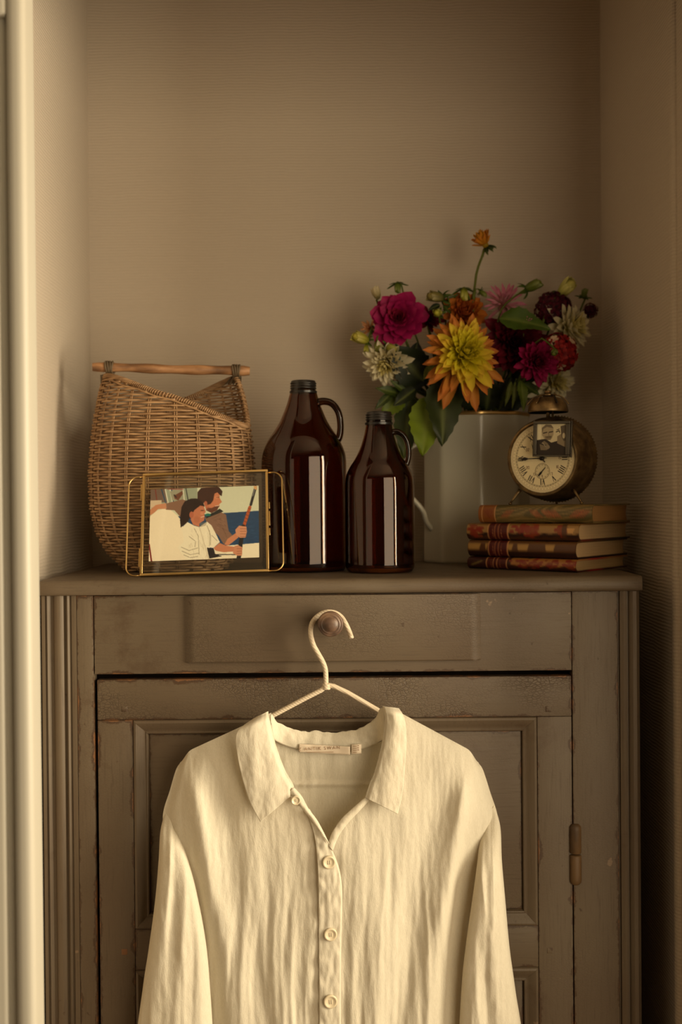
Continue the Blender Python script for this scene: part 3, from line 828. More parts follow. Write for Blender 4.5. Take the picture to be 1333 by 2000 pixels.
# ------------------------------------------------------------------ stack of books
def book(label, x, y, z, ang, L, Wd, T, painter, page_col, tilt=0.0):
    M = Matrix.Translation((x, y, z)) @ Matrix.Rotation(math.radians(ang), 4, 'Z') @ Matrix.Rotation(math.radians(tilt), 4, 'Y')
    t = thing('book', label, 'book', M=M, group='old patterned books stacked under the alarm clock')
    # case: path in the y,z plane from the fore-edge over the spine and back
    out = []
    r = T / 2
    for k in range(9): out.append((Wd + 0.003 - (Wd - 0.006) * k / 8, T))
    for k in range(1, 16):
        a = math.pi * k / 16
        out.append((0.009 - 0.0125 * math.sin(a) ** 0.7, T / 2 + r * math.cos(a)))
    for k in range(9): out.append((0.009 + (Wd - 0.006) * k / 8, 0.0))
    n = len(out) - 1
    th = 0.0021
    P = painter(); C = P.done()
    def nrm(k):
        a = out[max(k - 1, 0)]; b = out[min(k + 1, n)]
        dy, dz = b[0] - a[0], b[1] - a[1]; l = math.hypot(dy, dz); return (dz / l, -dy / l)
    mb = MB(); mb.c = []
    nx = P.nx
    # arc coordinate of the cover: 0 at fore-edge top, 1 at fore-edge bottom, matched to painter rows
    for side in (0, 1):
        for k in range(n + 1):
            ny_, nz_ = nrm(k)
            for i in range(nx + 1):
                yy, zz = out[k]
                if side: yy += -ny_ * -th if False else 0
                if side:
                    yy2, zz2 = yy - ny_ * (-th), zz - nz_ * (-th)
                    # inward offset
                    cy, cz_ = 0.5 * Wd, T / 2
                    if (yy2 - cy) ** 2 + (zz2 - cz_) ** 2 > (yy - cy) ** 2 + (zz - cz_) ** 2: yy2, zz2 = yy + ny_ * (-th), zz + nz_ * (-th)
                    yy, zz = yy2, zz2
                mb.v.append((L * i / nx, yy, zz))
                row = int(round(k / n * P.ny)); mb.c.append(tuple(C[row, i]))
    w = nx + 1; o2 = (n + 1) * w
    for k in range(n):
        for i in range(nx):
            a = k * w + i
            mb.f.append((a, a + 1, a + w + 1, a + w)); mb.f.append((o2 + a, o2 + a + w, o2 + a + w + 1, o2 + a + 1))
        for i in (0, nx):
            a = k * w + i; mb.f.append((a, a + w, o2 + a + w, o2 + a) if i == 0 else (a, o2 + a, o2 + a + w, a + w))
    for k in (0, n):
        for i in range(nx):
            a = k * w + i; mb.f.append((a, o2 + a, o2 + a + 1, a + 1) if k == 0 else (a, a + 1, o2 + a + 1, o2 + a))
    ob('cover', mb, attr_mat('book_cover_' + label.split()[0], 0.42, 0.5, bump=(900, 0.15, 0.0003)), t, local=True, sharp=50)
    # page block with rounded spine side and hollow fore-edge
    pg = MB(); sec = []
    y0, y1 = 0.004, Wd - 0.004
    z0, z1 = th + 0.0002, T - th - 0.0002
    for k in range(7): sec.append((y1 - 0.0035 * math.sin(math.pi * k / 6), z0 + (z1 - z0) * k / 6))
    for k in range(7): sec.append((y0 + 0.003 - 0.0035 * math.sin(math.pi * k / 6), z1 - (z1 - z0) * k / 6))
    x0, x1 = 0.0028, L - 0.0028
    pg.v = [(x0, a, b) for a, b in sec] + [(x1, a, b) for a, b in sec]
    q = len(sec)
    pg.f = [(k, (k + 1) % q, q + (k + 1) % q, q + k) for k in range(q)] + [tuple(range(q))[::-1], tuple(range(q, 2 * q))]
    pm = NT('page_edges_' + label.split()[0])
    sx = pm.n('ShaderNodeSeparateXYZ'); tc = pm.n('ShaderNodeTexCoord'); pm.l(tc.outputs['Object'], sx.inputs[0])
    wv = pm.noise(1.0, pm.coord((6, 6, 2600)), 2)
    pm.set(Base_Color=pm.mix(pm.ramp(wv, [(0.35, 0.0), (0.65, 1.0)]), tuple(c * 0.72 for c in page_col), page_col), Roughness=0.8)
    pm.bump(wv, 0.5, 0.0004)
    ob('page_block', pg, pm.m, t, local=True, smooth=False)
    return t
def spine_common(P, s0, s1, base=(92, 26, 20)):
    """title panel, gilt rules and gilt lettering on the spine (x runs along the spine, y round the cover)"""
    P.put((P.X > s0) & (P.X < s1), base)
    gold = (206, 150, 92)
    for x in (s0, s1): P.put(abs(P.X - x) < 0.0045, gold, 0.85)
    for x in (s0 + (s1 - s0) * 0.34, s0 + (s1 - s0) * 0.52): P.put(abs(P.X - x) < 0.0035, gold, 0.7)
    rs = np.random.RandomState(int(s0 * 1000))
    for xx in (s0 + (s1 - s0) * 0.27, s0 + (s1 - s0) * 0.70):
        for k in range(11):
            y = 0.40 + 0.02 * k
            P.line([(xx - 0.006, y), (xx + rs.rand() * 0.008, y + 0.006)], 0.0045, gold, 0.8)
def pA():  # block print with red flowers
    P = Paint(0, 1, 0, 1, 150, 32, (146, 108, 60), q=3)
    wob = 0.012 * np.sin(P.X * 60) + 0.01 * np.sin(P.X * 23)
    P.put(P.Y > 0.535 + wob, (44, 22, 14))
    P.put(P.Y > 0.60 + wob, (70, 38, 18))
    P.put(P.Y < 0.36, (120, 84, 40))
    rs = np.random.RandomState(8)
    for cx_, s_ in ((0.09, 1), (0.53, 1.3), (0.60, 0.8), (0.86, 0.5)):
        for k in range(26):
            P.disc(cx_ + rs.randn() * 0.035 * s_, 0.47 + rs.randn() * 0.06, 0.012 + rs.rand() * 0.02, (124, 34 + rs.randint(24), 24), 0.03)
    P.poly([(0.90, 0.42), (0.97, 0.42), (0.95, 0.53), (0.91, 0.53)], (190, 140, 80)); P.poly([(0.86, 0.3), (0.90, 0.3), (0.90, 0.7), (0.86, 0.7)], (66, 40, 18), 0.8)
    for k in range(40): P.disc(rs.rand(), rs.rand() * 0.3 + (0.7 if k % 2 else 0), 0.02, (110, 30, 24) if k % 3 else (40, 50, 30), 0.04, 0.8)
    spine_common(P, 0.205, 0.385, (74, 20, 14)); return P
def pB():  # brown with ochre windows
    P = Paint(0, 1, 0, 1, 150, 32, (78, 44, 18), q=3)
    P.put(P.Y > 0.55, (42, 20, 12)); P.put((P.Y < 0.40), (96, 62, 30))
    for a, b in ((0.0, 0.13), (0.17, 0.20), (0.385, 0.44), (0.475, 0.585), (0.73, 0.82)):
        P.poly([(a, 0.40), (b, 0.40), (b - 0.015, 0.525), (a + 0.01, 0.525)], (160, 120, 62))
    rs = np.random.RandomState(11)
    for k in range(46): P.disc(rs.rand(), rs.rand() * 0.3 + (0.7 if k % 2 else 0), 0.02, (120, 30, 30) if k % 3 else (36, 44, 30), 0.04, 0.8)
    spine_common(P, 0.205, 0.385, (70, 16, 14)); return P
def pC():  # dark left end, red flowers on ochre
    P = Paint(0, 1, 0, 1, 150, 32, (150, 98, 46), q=3)
    P.put(P.Y > 0.54 + 0.02 * np.sin(P.X * 40), (58, 26, 14)); P.put(P.X < 0.42, (52, 20, 14)); P.poly([(0.03, 0.55), (0.14, 0.42), (0.16, 0.45), (0.05, 0.58)], (110, 90, 44))
    rs = np.random.RandomState(9)
    for cx_, s_ in ((0.52, 1), (0.64, 1.0), (0.80, 0.8), (0.96, 1.1)):
        for k in range(20):
            P.disc(cx_ + rs.randn() * 0.03 * s_, 0.46 + rs.randn() * 0.07, 0.010 + rs.rand() * 0.016, (120, 30 + rs.randint(30), 26), 0.03)
    for k in range(40): P.disc(rs.rand(), rs.rand() * 0.3 + (0.7 if k % 2 else 0), 0.02, (160, 34, 30) if k % 3 else (60, 56, 30), 0.04, 0.8)
    spine_common(P, 0.19, 0.38, (68, 18, 12)); return P
def pD():  # olive marbled paper with red combed strokes
    P = Paint(0, 1, 0, 1, 150, 32, (104, 84, 44), q=3)
    sw = np.sin(P.X * 34 + 9 * np.sin(P.Y * 11 + P.X * 5) + 4 * np.sin(P.X * 11)) 
    P.put(sw > 0.35, (80, 68, 34)); P.put(sw < -0.75, (128, 104, 60))
    for x0, d in ((0.24, 1), (0.50, -1), (0.60, -1), (0.66, -1), (0.84, 1), (0.90, 1)):
        for k in range(4):
            P.line([(x0 + k * 0.018 - 0.03 * d, 0.56), (x0 + k * 0.018 + 0.03 * d, 0.44)], 0.0075, (168, 66, 34), 0.85)
    P.put(P.X < 0.16, (128, 74, 30))
    for x in (0.035, 0.155): P.put(abs(P.X - x) < 0.004, (200, 150, 100), 0.85)
    rs = np.random.RandomState(2)
    for k in range(60): P.line([(0.045 + rs.rand() * 0.1, 0.38 + rs.rand() * 0.24)] * 1 + [(0.05 + rs.rand() * 0.1, 0.38 + rs.rand() * 0.24)], 0.004, (110, 44, 24), 0.35)
    return P
BL = W(912, 1110, 0.188); BA = -41.0
T1, T2, T3, T4 = 0.0185, 0.0255, 0.0255, 0.0275
bx_, by_ = 0.1975, 0.186
book('bottom book of the stack, dark spine end and red flowers on ochre', bx_, by_, TOP + 0.0002, BA, 0.186, 0.160, T1, pC, (0.46, 0.30, 0.13))
book('third book from the top, brown spine with ochre squares', bx_ + 0.001, by_ + 0.001, TOP + T1 + 0.0006, BA + 0.8, 0.184, 0.165, T2, pB, (0.56, 0.37, 0.18))
book('second book from the top, ochre and brown spine with red blossoms', bx_ - 0.0005, by_ + 0.001, TOP + T1 + T2 + 0.0010, BA + 1.0, 0.190, 0.166, T3, pA, (0.56, 0.37, 0.18))
book('topmost book of the stack, olive marbled cover with red strokes', bx_ + 0.016, by_ - 0.012, TOP + T1 + T2 + T3 + 0.0014, BA + 3.5, 0.186, 0.135, T4, pD, (0.34, 0.17, 0.05))
ZBK = TOP + T1 + T2 + T3 + T4 + 0.0016

# ------------------------------------------------------------------ alarm clock
cyaw = -35.0
cc = W(1060, 897, 0.125)
RB = 0.0655
CM = Matrix.Translation((cc.x, cc.y, ZBK + RB + 0.0035)) @ Matrix.Rotation(math.radians(cyaw), 4, 'Z')
clk = thing('alarm_clock', 'old round brass alarm clock with a bell on top standing on the books', 'clock', M=CM)
AX = Matrix.Rotation(math.radians(90), 4, 'X')      # lathe axis z -> -y (towards the viewer)
bodyp = [(0.0, -0.062), (0.058, -0.062), (0.0625, -0.060), (0.0635, -0.056), (0.0655, -0.052), (0.0655, -0.049), (0.0640, -0.046), (0.0635, -0.030), (0.0620, -0.016), (0.0590, -0.008), (0.0580, -0.003), (0.0575, 0.0), (0.0560, 0.0025), (0.0535, 0.003), (0.0522, 0.001), (0.0518, -0.003), (0.0, -0.003)]
ob('case', MB().lathe(bodyp, 72, M=AX), OLDBRASS, clk, local=True, sharp=35)
mb = MB()
for k in range(84):
    a = 2 * math.pi * k / 84
    p = Vector((0.0662 * math.cos(a), 0.0505, 0.0662 * math.sin(a)))
    mb.box(p.x - 0.0007, p.x + 0.0007, p.y - 0.0012, p.y + 0.0012, p.z - 0.0007, p.z + 0.0007)
ob('knurled_edge', mb, OLDBRASS, clk, local=True, kind='stuff')
# dial, a flat print
D = 0.0515
P = Paint(-D, D, D, -D, 200, 200, (222, 204, 160), q=2)
P.put(np.hypot(P.X, P.Y) > 0.0445, (205, 186, 146))
for k in range(60):
    a = 2 * math.pi * k / 60; c_, s_ = math.sin(a), math.cos(a)
    P.disc(c_ * 0.0462, s_ * 0.0462, 0.0009, (236, 222, 184))
    P.line([(c_ * 0.0415, s_ * 0.0415), (c_ * 0.0428, s_ * 0.0428)], 0.0006, (60, 44, 32))
P.ring(0, 0, 0.0425, 0.0430, (80, 62, 44)); P.ring(0, 0, 0.0410, 0.0414, (80, 62, 44))
INK = (30, 20, 18)
def roman(P, txt, ang, r, h=0.0078, w=0.0014):
    wd = {'I': 0.0030, 'V': 0.0052, 'X': 0.0052}; tot = sum(wd[c] for c in txt); x = -tot / 2
    ca, sa = math.cos(ang), math.sin(ang)
    def T(lx, ly): return (lx * ca + (r + ly) * sa, -lx * sa + (r + ly) * ca)
    for c in txt:
        q = wd[c]; m = x + q / 2
        if c == 'I': P.line([T(m, -h / 2), T(m, h / 2)], w, INK)
        elif c == 'V': P.line([T(x + 0.0008, h / 2), T(m, -h / 2)], w, INK); P.line([T(m, -h / 2), T(x + q - 0.0008, h / 2)], w * 0.5, INK)
        else: P.line([T(x + 0.0008, h / 2), T(x + q - 0.0008, -h / 2)], w, INK); P.line([T(x + 0.0008, -h / 2), T(x + q - 0.0008, h / 2)], w * 0.5, INK)
        x += q
for k, t_ in enumerate(['XII', 'I', 'II', 'III', 'IIII', 'V', 'VI', 'VII', 'VIII', 'IX', 'X', 'XI']):
    roman(P, t_, 2 * math.pi * k / 12, 0.0355)
SEG = {'0': 'abcdef', '1': 'bc', '2': 'abged', '3': 'abgcd', '4': 'fgbc', '5': 'afgcd', '6': 'afgedc', '7': 'abc', '8': 'abcdefg', '9': 'abcdfg'}
def digits(P, txt, x, y, h=0.0038):
    w = h * 0.5; x0 = x - len(txt) * (w + h * 0.22) / 2
    for c in txt:
        S = {'a': ((0, h), (w, h)), 'b': ((w, h), (w, h / 2)), 'c': ((w, h / 2), (w, 0)), 'd': ((0, 0), (w, 0)), 'e': ((0, 0), (0, h / 2)), 'f': ((0, h / 2), (0, h)), 'g': ((0, h / 2), (w, h / 2))}
        for s_ in SEG[c]:
            (a, b), (c2, d2) = S[s_]; P.line([(x0 + a, y - h / 2 + b), (x0 + c2, y - h / 2 + d2)], 0.00055, (96, 66, 50))
        x0 += w + h * 0.30
for k in range(1, 13):
    a = 2 * math.pi * k / 12
    digits(P, str(k + 12), math.sin(a) * 0.0272, math.cos(a) * 0.0272)
P.disc(0, -0.0195, 0.0118, (214, 196, 152)); P.ring(0, -0.0195, 0.0112, 0.0118, (90, 70, 50)); P.ring(0, -0.0195, 0.0100, 0.0102, (120, 98, 72))
for k in range(12):
    a = 2 * math.pi * k / 12; P.line([(math.sin(a) * 0.0088, -0.0195 + math.cos(a) * 0.0088), (math.sin(a) * 0.0100, -0.0195 + math.cos(a) * 0.0100)], 0.0006, INK)
digits(P, '6', 0, -0.0265, 0.0024)
P.grain(0.05, 3)
dm = paint_mb(P, lambda u, v: (-D + 2 * D * u, -0.0002, D - 2 * D * v))
dm.f = [f for f in dm.f if math.hypot(sum(dm.v[i][0] for i in f) / 4, sum(dm.v[i][2] for i in f) / 4) < D]
dial = ob('dial', dm, PRINT, clk, local=True, smooth=False, label='cream dial with black Roman numerals and a small alarm dial')
HANDS = simple('black_steel_hands', (0.02, 0.015, 0.012), 0.35, 0.6)
def hand(ang, L, w, y, bulge, cz_=0.0):
    a = math.radians(ang); d = Vector((math.sin(a), 0, math.cos(a))); s_ = Vector((math.cos(a), 0, -math.sin(a)))
    prof = [(-0.008, 0.5), (-0.004, 0.6), (0, 1.0), (L * 0.5, 0.6), (L * bulge - 0.004, 0.7), (L * bulge, 2.6), (L * bulge + 0.003, 2.2), (L * bulge + 0.006, 0.8), (L * 0.9, 0.5), (L, 0.1)]
    mb = MB()
    for q, hw in prof:
        for sy, yy in ((-1, y), (1, y), (1, y + 0.0006), (-1, y + 0.0006)):
            p = d * q + s_ * (hw * w * sy); mb.v.append((p.x, yy, p.z + cz_))
    for k in range(len(prof) - 1):
        for m in range(4):
            mb.f.append((k * 4 + m, k * 4 + (m + 1) % 4, k * 4 + 4 + (m + 1) % 4, k * 4 + 4 + m))
    return mb
ob('minute_hand', hand(269, 0.040, 0.0010, -0.0030, 0.66), HANDS, dial, local=True, smooth=False)
ob('hour_hand', hand(322, 0.027, 0.0013, -0.0020, 0.66), HANDS, dial, local=True, smooth=False)
ob('alarm_hand', hand(222, 0.0085, 0.0006, -0.0012, 0.45, -0.0195).box(-0.0004, 0.0004, -0.0014, -0.0010, -0.0195, -0.013, M=Matrix.Translation((0.0, 0, -0.0195)) @ Matrix.Rotation(math.radians(45), 4, 'Y') @ Matrix.Translation((0, 0, 0.0195))), HANDS, dial, local=True, smooth=False)
ob('hand_boss', MB().lathe([(0.0, 0.0045), (0.003, 0.0042), (0.0036, 0.003), (0.0036, 0.0005)], 20, M=AX), HANDS, dial, local=True)
cg = NT('clock_glass'); cg.set(Base_Color=(0.95, 0.95, 0.9), Roughness=0.02); cg.b.inputs['Transmission Weight'].default_value = 1.0; cg.b.inputs['IOR'].default_value = 1.3
# bell with its yoke
bz = 0.0
bt = RB + 0.004
bell = ob('bell', MB().lathe([(0.0295, bt), (0.0305, bt + 0.0015), (0.0300, bt + 0.004), (0.0290, bt + 0.009), (0.0270, bt + 0.014), (0.0215, bt + 0.0205), (0.012, bt + 0.0235), (0.0, bt + 0.0245), (0.0, bt + 0.023), (0.012, bt + 0.0218), (0.020, bt + 0.0190), (0.0255, bt + 0.013), (0.0275, bt + 0.008), (0.0285, bt + 0.0015), (0.0295, bt)], 48, (0, 0.022, bz)), OLDBRASS, clk, local=True, sharp=50)
for k in range(6):
    a = math.radians(60 * k + 20)
    pts = [Vector((0.009 * math.cos(a), 0.022 + 0.009 * math.sin(a), bt + 0.0265)), Vector((0.019 * math.cos(a), 0.022 + 0.019 * math.sin(a), bt + 0.0242)), Vector((0.0265 * math.cos(a), 0.022 + 0.0265 * math.sin(a), bt + 0.0175)), Vector((0.0310 * math.cos(a), 0.022 + 0.0310 * math.sin(a), bt + 0.012))]
    ob('bell_yoke', MB().tube(catmull(pts, 8), 0.0011, 6), HANDS if k in (5,) else OLDBRASS, bell, local=False if False else True)
ob('finial', MB().lathe([(0.0105, bt + 0.0255), (0.0105, bt + 0.027), (0.0045, bt + 0.0275), (0.004, bt + 0.0285), (0.0052, bt + 0.030), (0.0045, bt + 0.0325), (0.0, bt + 0.0335)], 24, (0, 0.022, bz)).box(-0.014, 0.014, 0.0205, 0.0235, bt + 0.0262, bt + 0.0276, 0.0005), OLDBRASS, bell, local=True, sharp=40)
ob('bell_post', MB().lathe([(0.0028, RB - 0.003), (0.0024, bt + 0.002), (0.0022, bt + 0.024)], 12, (0.0, 0.022, 0)).lathe([(0.0016, RB - 0.004), (0.0016, bt + 0.006), (0.0036, bt + 0.006), (0.0036, bt + 0.009)], 10, (0.011, 0.014, 0)), OLDBRASS, clk, local=True)
for sx in (-1, 1):
    p0 = Vector((sx * 0.041, 0.010 if sx < 0 else 0.018, -0.046)); p1 = Vector((sx * 0.055, 0.004 if sx < 0 else 0.016, -RB - 0.0015))
    ob('foot', MB().tube([p0, p0.lerp(p1, 0.3), p0.lerp(p1, 0.75), p1], [0.0030, 0.0024, 0.0017, 0.0015], 10).lathe([(0.0, -0.002), (0.0026, -0.0018), (0.0026, 0.0006), (0.0, 0.001)], 12, tuple(p1)), OLDBRASS, clk, local=True)
ob('foot', MB().tube([Vector((0.0, 0.050, -0.060)), Vector((0.0, 0.052, -RB - 0.0030))], 0.002, 8), OLDBRASS, clk, local=True)

# ------------------------------------------------------------------ miniature frame leaning on the clock face
mw, mh = 0.0275, 0.0262
mc = W(1078, 857, 0.088)
MM = Matrix.Translation((mc.x, 0.098, mc.z)) @ Matrix.Rotation(math.radians(-27), 4, 'Z') @ Matrix.Rotation(math.radians(2.0), 4, 'Y')
lc = CM.inverted() @ W(1078, 857, 0.098)
MM = CM @ Matrix.Translation((lc.x - 0.001, -0.0118, lc.z)) @ Matrix.Rotation(math.radians(6), 4, 'Z') @ Matrix.Rotation(math.radians(2.0), 4, 'Y')
mf = thing('miniature_frame', 'tiny dark metal picture frame with a black and white portrait on the clock face', 'picture frame', M=MM)
PEW = simple('dark_pewter', (0.10, 0.085, 0.065), 0.38, 0.85)
for (x0, x1, z0, z1) in ((-mw, mw, mh - 0.0042, mh), (-mw, mw, -mh, -mh + 0.0026), (-mw, -mw + 0.0046, -mh + 0.0026, mh - 0.0042), (mw - 0.0066, mw, -mh + 0.0026, mh - 0.0042)):
    ob('frame_side', MB().box(x0, x1, -0.0045, 0.0035, z0, z1, 0.0007, 2), PEW, mf, local=True)
for (x0, x1, z0, z1) in ((-mw - 0.0018, -mw - 0.0002, -mh, mh + 0.001), (mw + 0.0002, mw + 0.0020, -mh - 0.001, mh + 0.0008)):
    ob('frame_edge', MB().box(x0, x1, -0.002, 0.003, z0, z1, 0.0006, 2), PEW, mf, local=True)
P = Paint(0, 100, 0, 100, 110, 110, (190, 176, 140), q=2)
P.put(P.X < 14, (206, 194, 160)); P.poly([(0, 52), (30, 48), (50, 60), (80, 52), (100, 62), (100, 100), (0, 100)], (44, 34, 26))
P.poly([(70, 40), (86, 30), (100, 40), (100, 75), (70, 62)], (126, 110, 84)); P.poly([(80, 8), (96, 4), (100, 6), (100, 52), (92, 56), (84, 40)], (84, 72, 56)); P.disc(92, 38, 5, (176, 160, 128), 9)
P.poly([(16, 12), (30, 3), (48, 4), (56, 14), (57, 34), (52, 46), (40, 52), (26, 48), (17, 36)], (150, 134, 104)); P.poly([(16, 14), (30, 2), (48, 3), (57, 14), (50, 13), (34, 10), (22, 16), (18, 30)], (104, 90, 70))
P.line([(22, 30), (34, 27)], 3.2, (36, 28, 22)); P.line([(42, 27), (54, 25)], 3.2, (36, 28, 22)); P.line([(40, 28), (41, 37)], 2.4, (110, 94, 72)); P.line([(33, 43), (48, 42)], 2.6, (60, 46, 36)); P.poly([(26, 40), (40, 38), (52, 38), (48, 52), (32, 52)], (92, 78, 60), 0.6)
P.line([(66, 26), (76, 22), (78, 28)], 3, (44, 36, 28)); P.line([(68, 20), (76, 17)], 2.5, (60, 48, 38))
P.poly([(10, 66), (26, 54), (38, 62), (46, 76), (34, 84), (14, 84)], (110, 96, 74)); P.line([(14, 64), (40, 72), (44, 84)], 3, (30, 24, 18)); P.line([(20, 60), (34, 76)], 2, (160, 144, 116)); P.disc(38, 74, 7, (120, 106, 84))
P.grain(0.12, 7)
ob('portrait', paint_mb(P, lambda u, v: (-mw + 0.0045 + (2 * mw - 0.011) * u, -0.0018, mh - 0.004 - (2 * mh - 0.0064) * v)), PRINT, mf, local=True, smooth=False, label='small black and white portrait photograph of a man')
# ------------------------------------------------------------------ clothes hanger and shirt
HANGM = NT('cord_wrapped_wire'); HANGM.set(Base_Color=(0.60, 0.50, 0.37), Roughness=0.8)
tcx = HANGM.n('ShaderNodeTexCoord'); sxx = HANGM.n('ShaderNodeSeparateXYZ'); HANGM.l(tcx.outputs['Object'], sxx.inputs[0])
sv = HANGM.math('SINE', HANGM.math('ADD', HANGM.math('MULTIPLY', sxx.outputs[0], 1100.0), HANGM.math('MULTIPLY', sxx.outputs[2], 1500.0)))
HANGM.bump(sv, 0.35, 0.0004); HANGM = HANGM.m
YH = -0.034
han = thing('clothes_hanger', 'cord-wrapped wire hanger hooked over the drawer knob', 'hanger', tuple(W(636, 1345, YH)))
hookp = [(687, 1246), (682, 1232), (675, 1217), (667, 1205), (655, 1197), (640, 1195), (624, 1201), (611, 1215), (607, 1235), (612, 1258), (621, 1275), (631, 1293), (636, 1308), (637, 1326), (637, 1342)]
def hy(px, py): return YH + 0.012 * ss(1235, 1200, py) if py < 1235 else YH
hk = catmull([W(a, b, -0.0235 if 1190 < b < 1215 and 615 < a < 680 else (-0.028 if b < 1240 else YH)) for a, b in hookp], 90)
ob('hook', MB().tube(hk, [0.0034 if k < 88 else 0.003 for k in range(91)], 10), HANGM, han)
hl = [W(637, 1340, YH), W(628, 1348, YH), W(600, 1362, YH), W(536, 1396, -0.032), W(450, 1446, -0.0305), W(374, 1490, -0.030), W(366, 1504, -0.028), W(374, 1526, -0.022), W(400, 1530, -0.0195), W(640, 1531, -0.0195), W(880, 1530, -0.0195), W(912, 1524, -0.022), W(920, 1504, -0.028), W(910, 1488, -0.030), W(830, 1442, -0.0305), W(744, 1390, -0.032), W(680, 1353, YH), W(652, 1340, YH), W(640, 1338, YH)]
def dense(P, n):
    out = []
    for a, b in zip(P[:-1], P[1:]):
        for k in range(n): out.append(a.lerp(b, k / n))
    return out + [P[-1]]
ob('wire_body', MB().tube(dense(hl, 5), 0.0033, 10), HANGM, han)
cw = []
for k in range(60):
    a = k * 0.9; c = W(638, 1336 + k * 0.16, YH)
    cw.append(c + Vector((0.0046 * math.cos(a), 0.0046 * math.sin(a), 0)))
ob('cord_binding', MB().tube(cw, 0.0013, 5), HANGM, han)

lm = NT('cream_linen')
lw = lm.noise(1.0, lm.coord((1100, 1100, 170), warp=0.002, wscale=60), 3, 0.65)
lw2 = lm.noise(1.0, lm.coord((260, 260, 700)), 3, 0.6)
lcr = lm.noise(1.0, lm.coord((100, 100, 34), warp=0.02, wscale=14), 5, 0.65)
lm.set(Base_Color=lm.mix(lm.ramp(lw, [(0.3, 0.0), (0.7, 1.0)]), (0.655, 0.60, 0.475), (0.75, 0.695, 0.565)), Roughness=0.85)
lm.b.inputs['Specular IOR Level'].default_value = 0.2
lm.b.inputs['Sheen Weight'].default_value = 0.15
h_ = lm.math('ADD', lm.math('ADD', lm.math('MULTIPLY', lw, 0.42), lm.math('MULTIPLY', lw2, 0.16)), lm.math('MULTIPLY', lcr, 1.5))
bn = lm.bump(h_, 0.55, 0.0011)
ltr = lm.n('ShaderNodeBsdfTranslucent'); ltr.inputs['Color'].default_value = (0.80, 0.66, 0.44, 1); lm.l(bn, ltr.inputs['Normal'])
lmx = lm.n('ShaderNodeMixShader'); lmx.inputs[0].default_value = 0.22
lm.l(lm.b.outputs[0], lmx.inputs[1]); lm.l(ltr.outputs[0], lmx.inputs[2]); lm.l(lmx.outputs[0], lm.out.inputs[0])
LINEN = lm.m
sh = thing('linen_shirt', 'cream long-sleeved linen shirt with collar hanging open-necked on the hanger', 'shirt', tuple(W(650, 1420, -0.04)))

def ns(x, y, z=0.0): return noise.noise(Vector((x, y, z)))
def ridged(x, y, z=0.0):
    v = 1 - abs(ns(x, y, z)) * 2.2
    return max(v, -0.2)
def folds(px, py, seed=0.0):
    """Depth relief of hanging cloth in metres (positive towards the viewer)."""
    g = ss(1560, 1830, py)
    wx = px + 16 * ns(px / 120, py / 260, seed + 3)
    v = 0.0022 * g * ns(wx / 24, py / 330, seed) + 0.0020 * g * ridged(wx / 42, py / 420, seed + 9)
    v += 0.0015 * (0.25 + 0.75 * g) * ns(wx / 12, py / 120, seed + 5)
    v += 0.0011 * ns(px / 30, py / 70, seed + 7) + 0.0005 * ns(px / 8, py / 34, seed + 8)
    v += 0.0085 * g * ns(px / 70, py / 600, seed + 12)
    return v
def sheet(name, Lp, Rp, nu, nv, yf, parent=sh, mat=None, thick=0.0, **k):
    L = catmull([(a, b, 0) for a, b in Lp], nv); R = catmull([(a, b, 0) for a, b in Rp], nv)
    def fn(u, v):
        j = int(round(v * nv)); p = L[j].lerp(R[j], u)
        y = yf(u, v, p.x, p.y); py = p.y
        if name == 'front_panel':
            e = u if p.x < 650 else 1 - u
            py += 15 * (1 - ss(0, 0.16, e)) ** 2 * (1 - ss(0, 0.10, v)) ** 2
        return W(p.x, py, y)
    mb = MB().grid(fn, nu, nv)
    o = ob(name, mb, mat or LINEN, parent, **k)
    if thick:
        md = o.modifiers.new('thickness', 'SOLIDIFY'); md.thickness = thick; md.offset = 0
    return o
# front halves
def yfront(side):
    def f(u, v, px, py):
        s = u if side == 0 else 1 - u              # 0 at the armhole, 1 at the placket
        edge = ss(0.0, 0.30, s)
        low = ss(1600, 1760, py)
        y = -0.041 - 0.017 * edge * ss(1400, 1600, py) - 0.004 * ss(0.5, 1, s)
        # at the shoulder the cloth turns over the hanger
        y += 0.004 * (1 - ss(0.0, 0.09, v))
        y += (1 - low) * 0.010 * (1 - ss(0.0, 0.10, s))
        y += low * 0.010 * (1 - ss(0, 0.22, s))
        # drag lines falling from the shoulder tip
        if side == 0:
            d = (px - 352) * 0.93 - (py - 1474) * 0.16
        else:
            d = (935 - px) * 0.93 - (py - 1474) * 0.16
        r_ = math.exp(-((d - 14) / 16) ** 2) * ss(1480, 1560, py) * (1 - ss(1750, 1900, py))
        y -= 0.007 * r_
        r2 = math.exp(-((d - 62) / 26) ** 2) * ss(1500, 1600, py)
        y += 0.006 * r2
        y -= folds(px, py, 0.0 if side == 0 else 31.0) * ss(0, 0.06, v)
        return y
    return f
sheet('front_panel', [(352, 1474), (333, 1540), (318, 1600), (333, 1680), (356, 1750), (378, 1850), (394, 1950), (404, 2080), (404, 2400)],
      [(530, 1392), (545, 1480), (588, 1570), (641, 1648), (664, 1730), (665, 1840), (665, 1945), (665, 2080), (665, 2400)], 170, 300, yfront(0))
sheet('front_panel', [(764, 1382), (742, 1480), (713, 1552), (646, 1640), (640, 1730), (640, 1840), (640, 1950), (640, 2080), (640, 2400)],
      [(935, 1474), (956, 1540), (974, 1605), (960, 1665), (940, 1730), (920, 1840), (910, 1950), (905, 2080), (905, 2400)], 170, 300,
      lambda u, v, px, py: yfront(1)(u, v, px, py) + 0.003 + 0.004 * (1 - ss(0.0, 0.12, u)) * ss(1640, 1700, py))
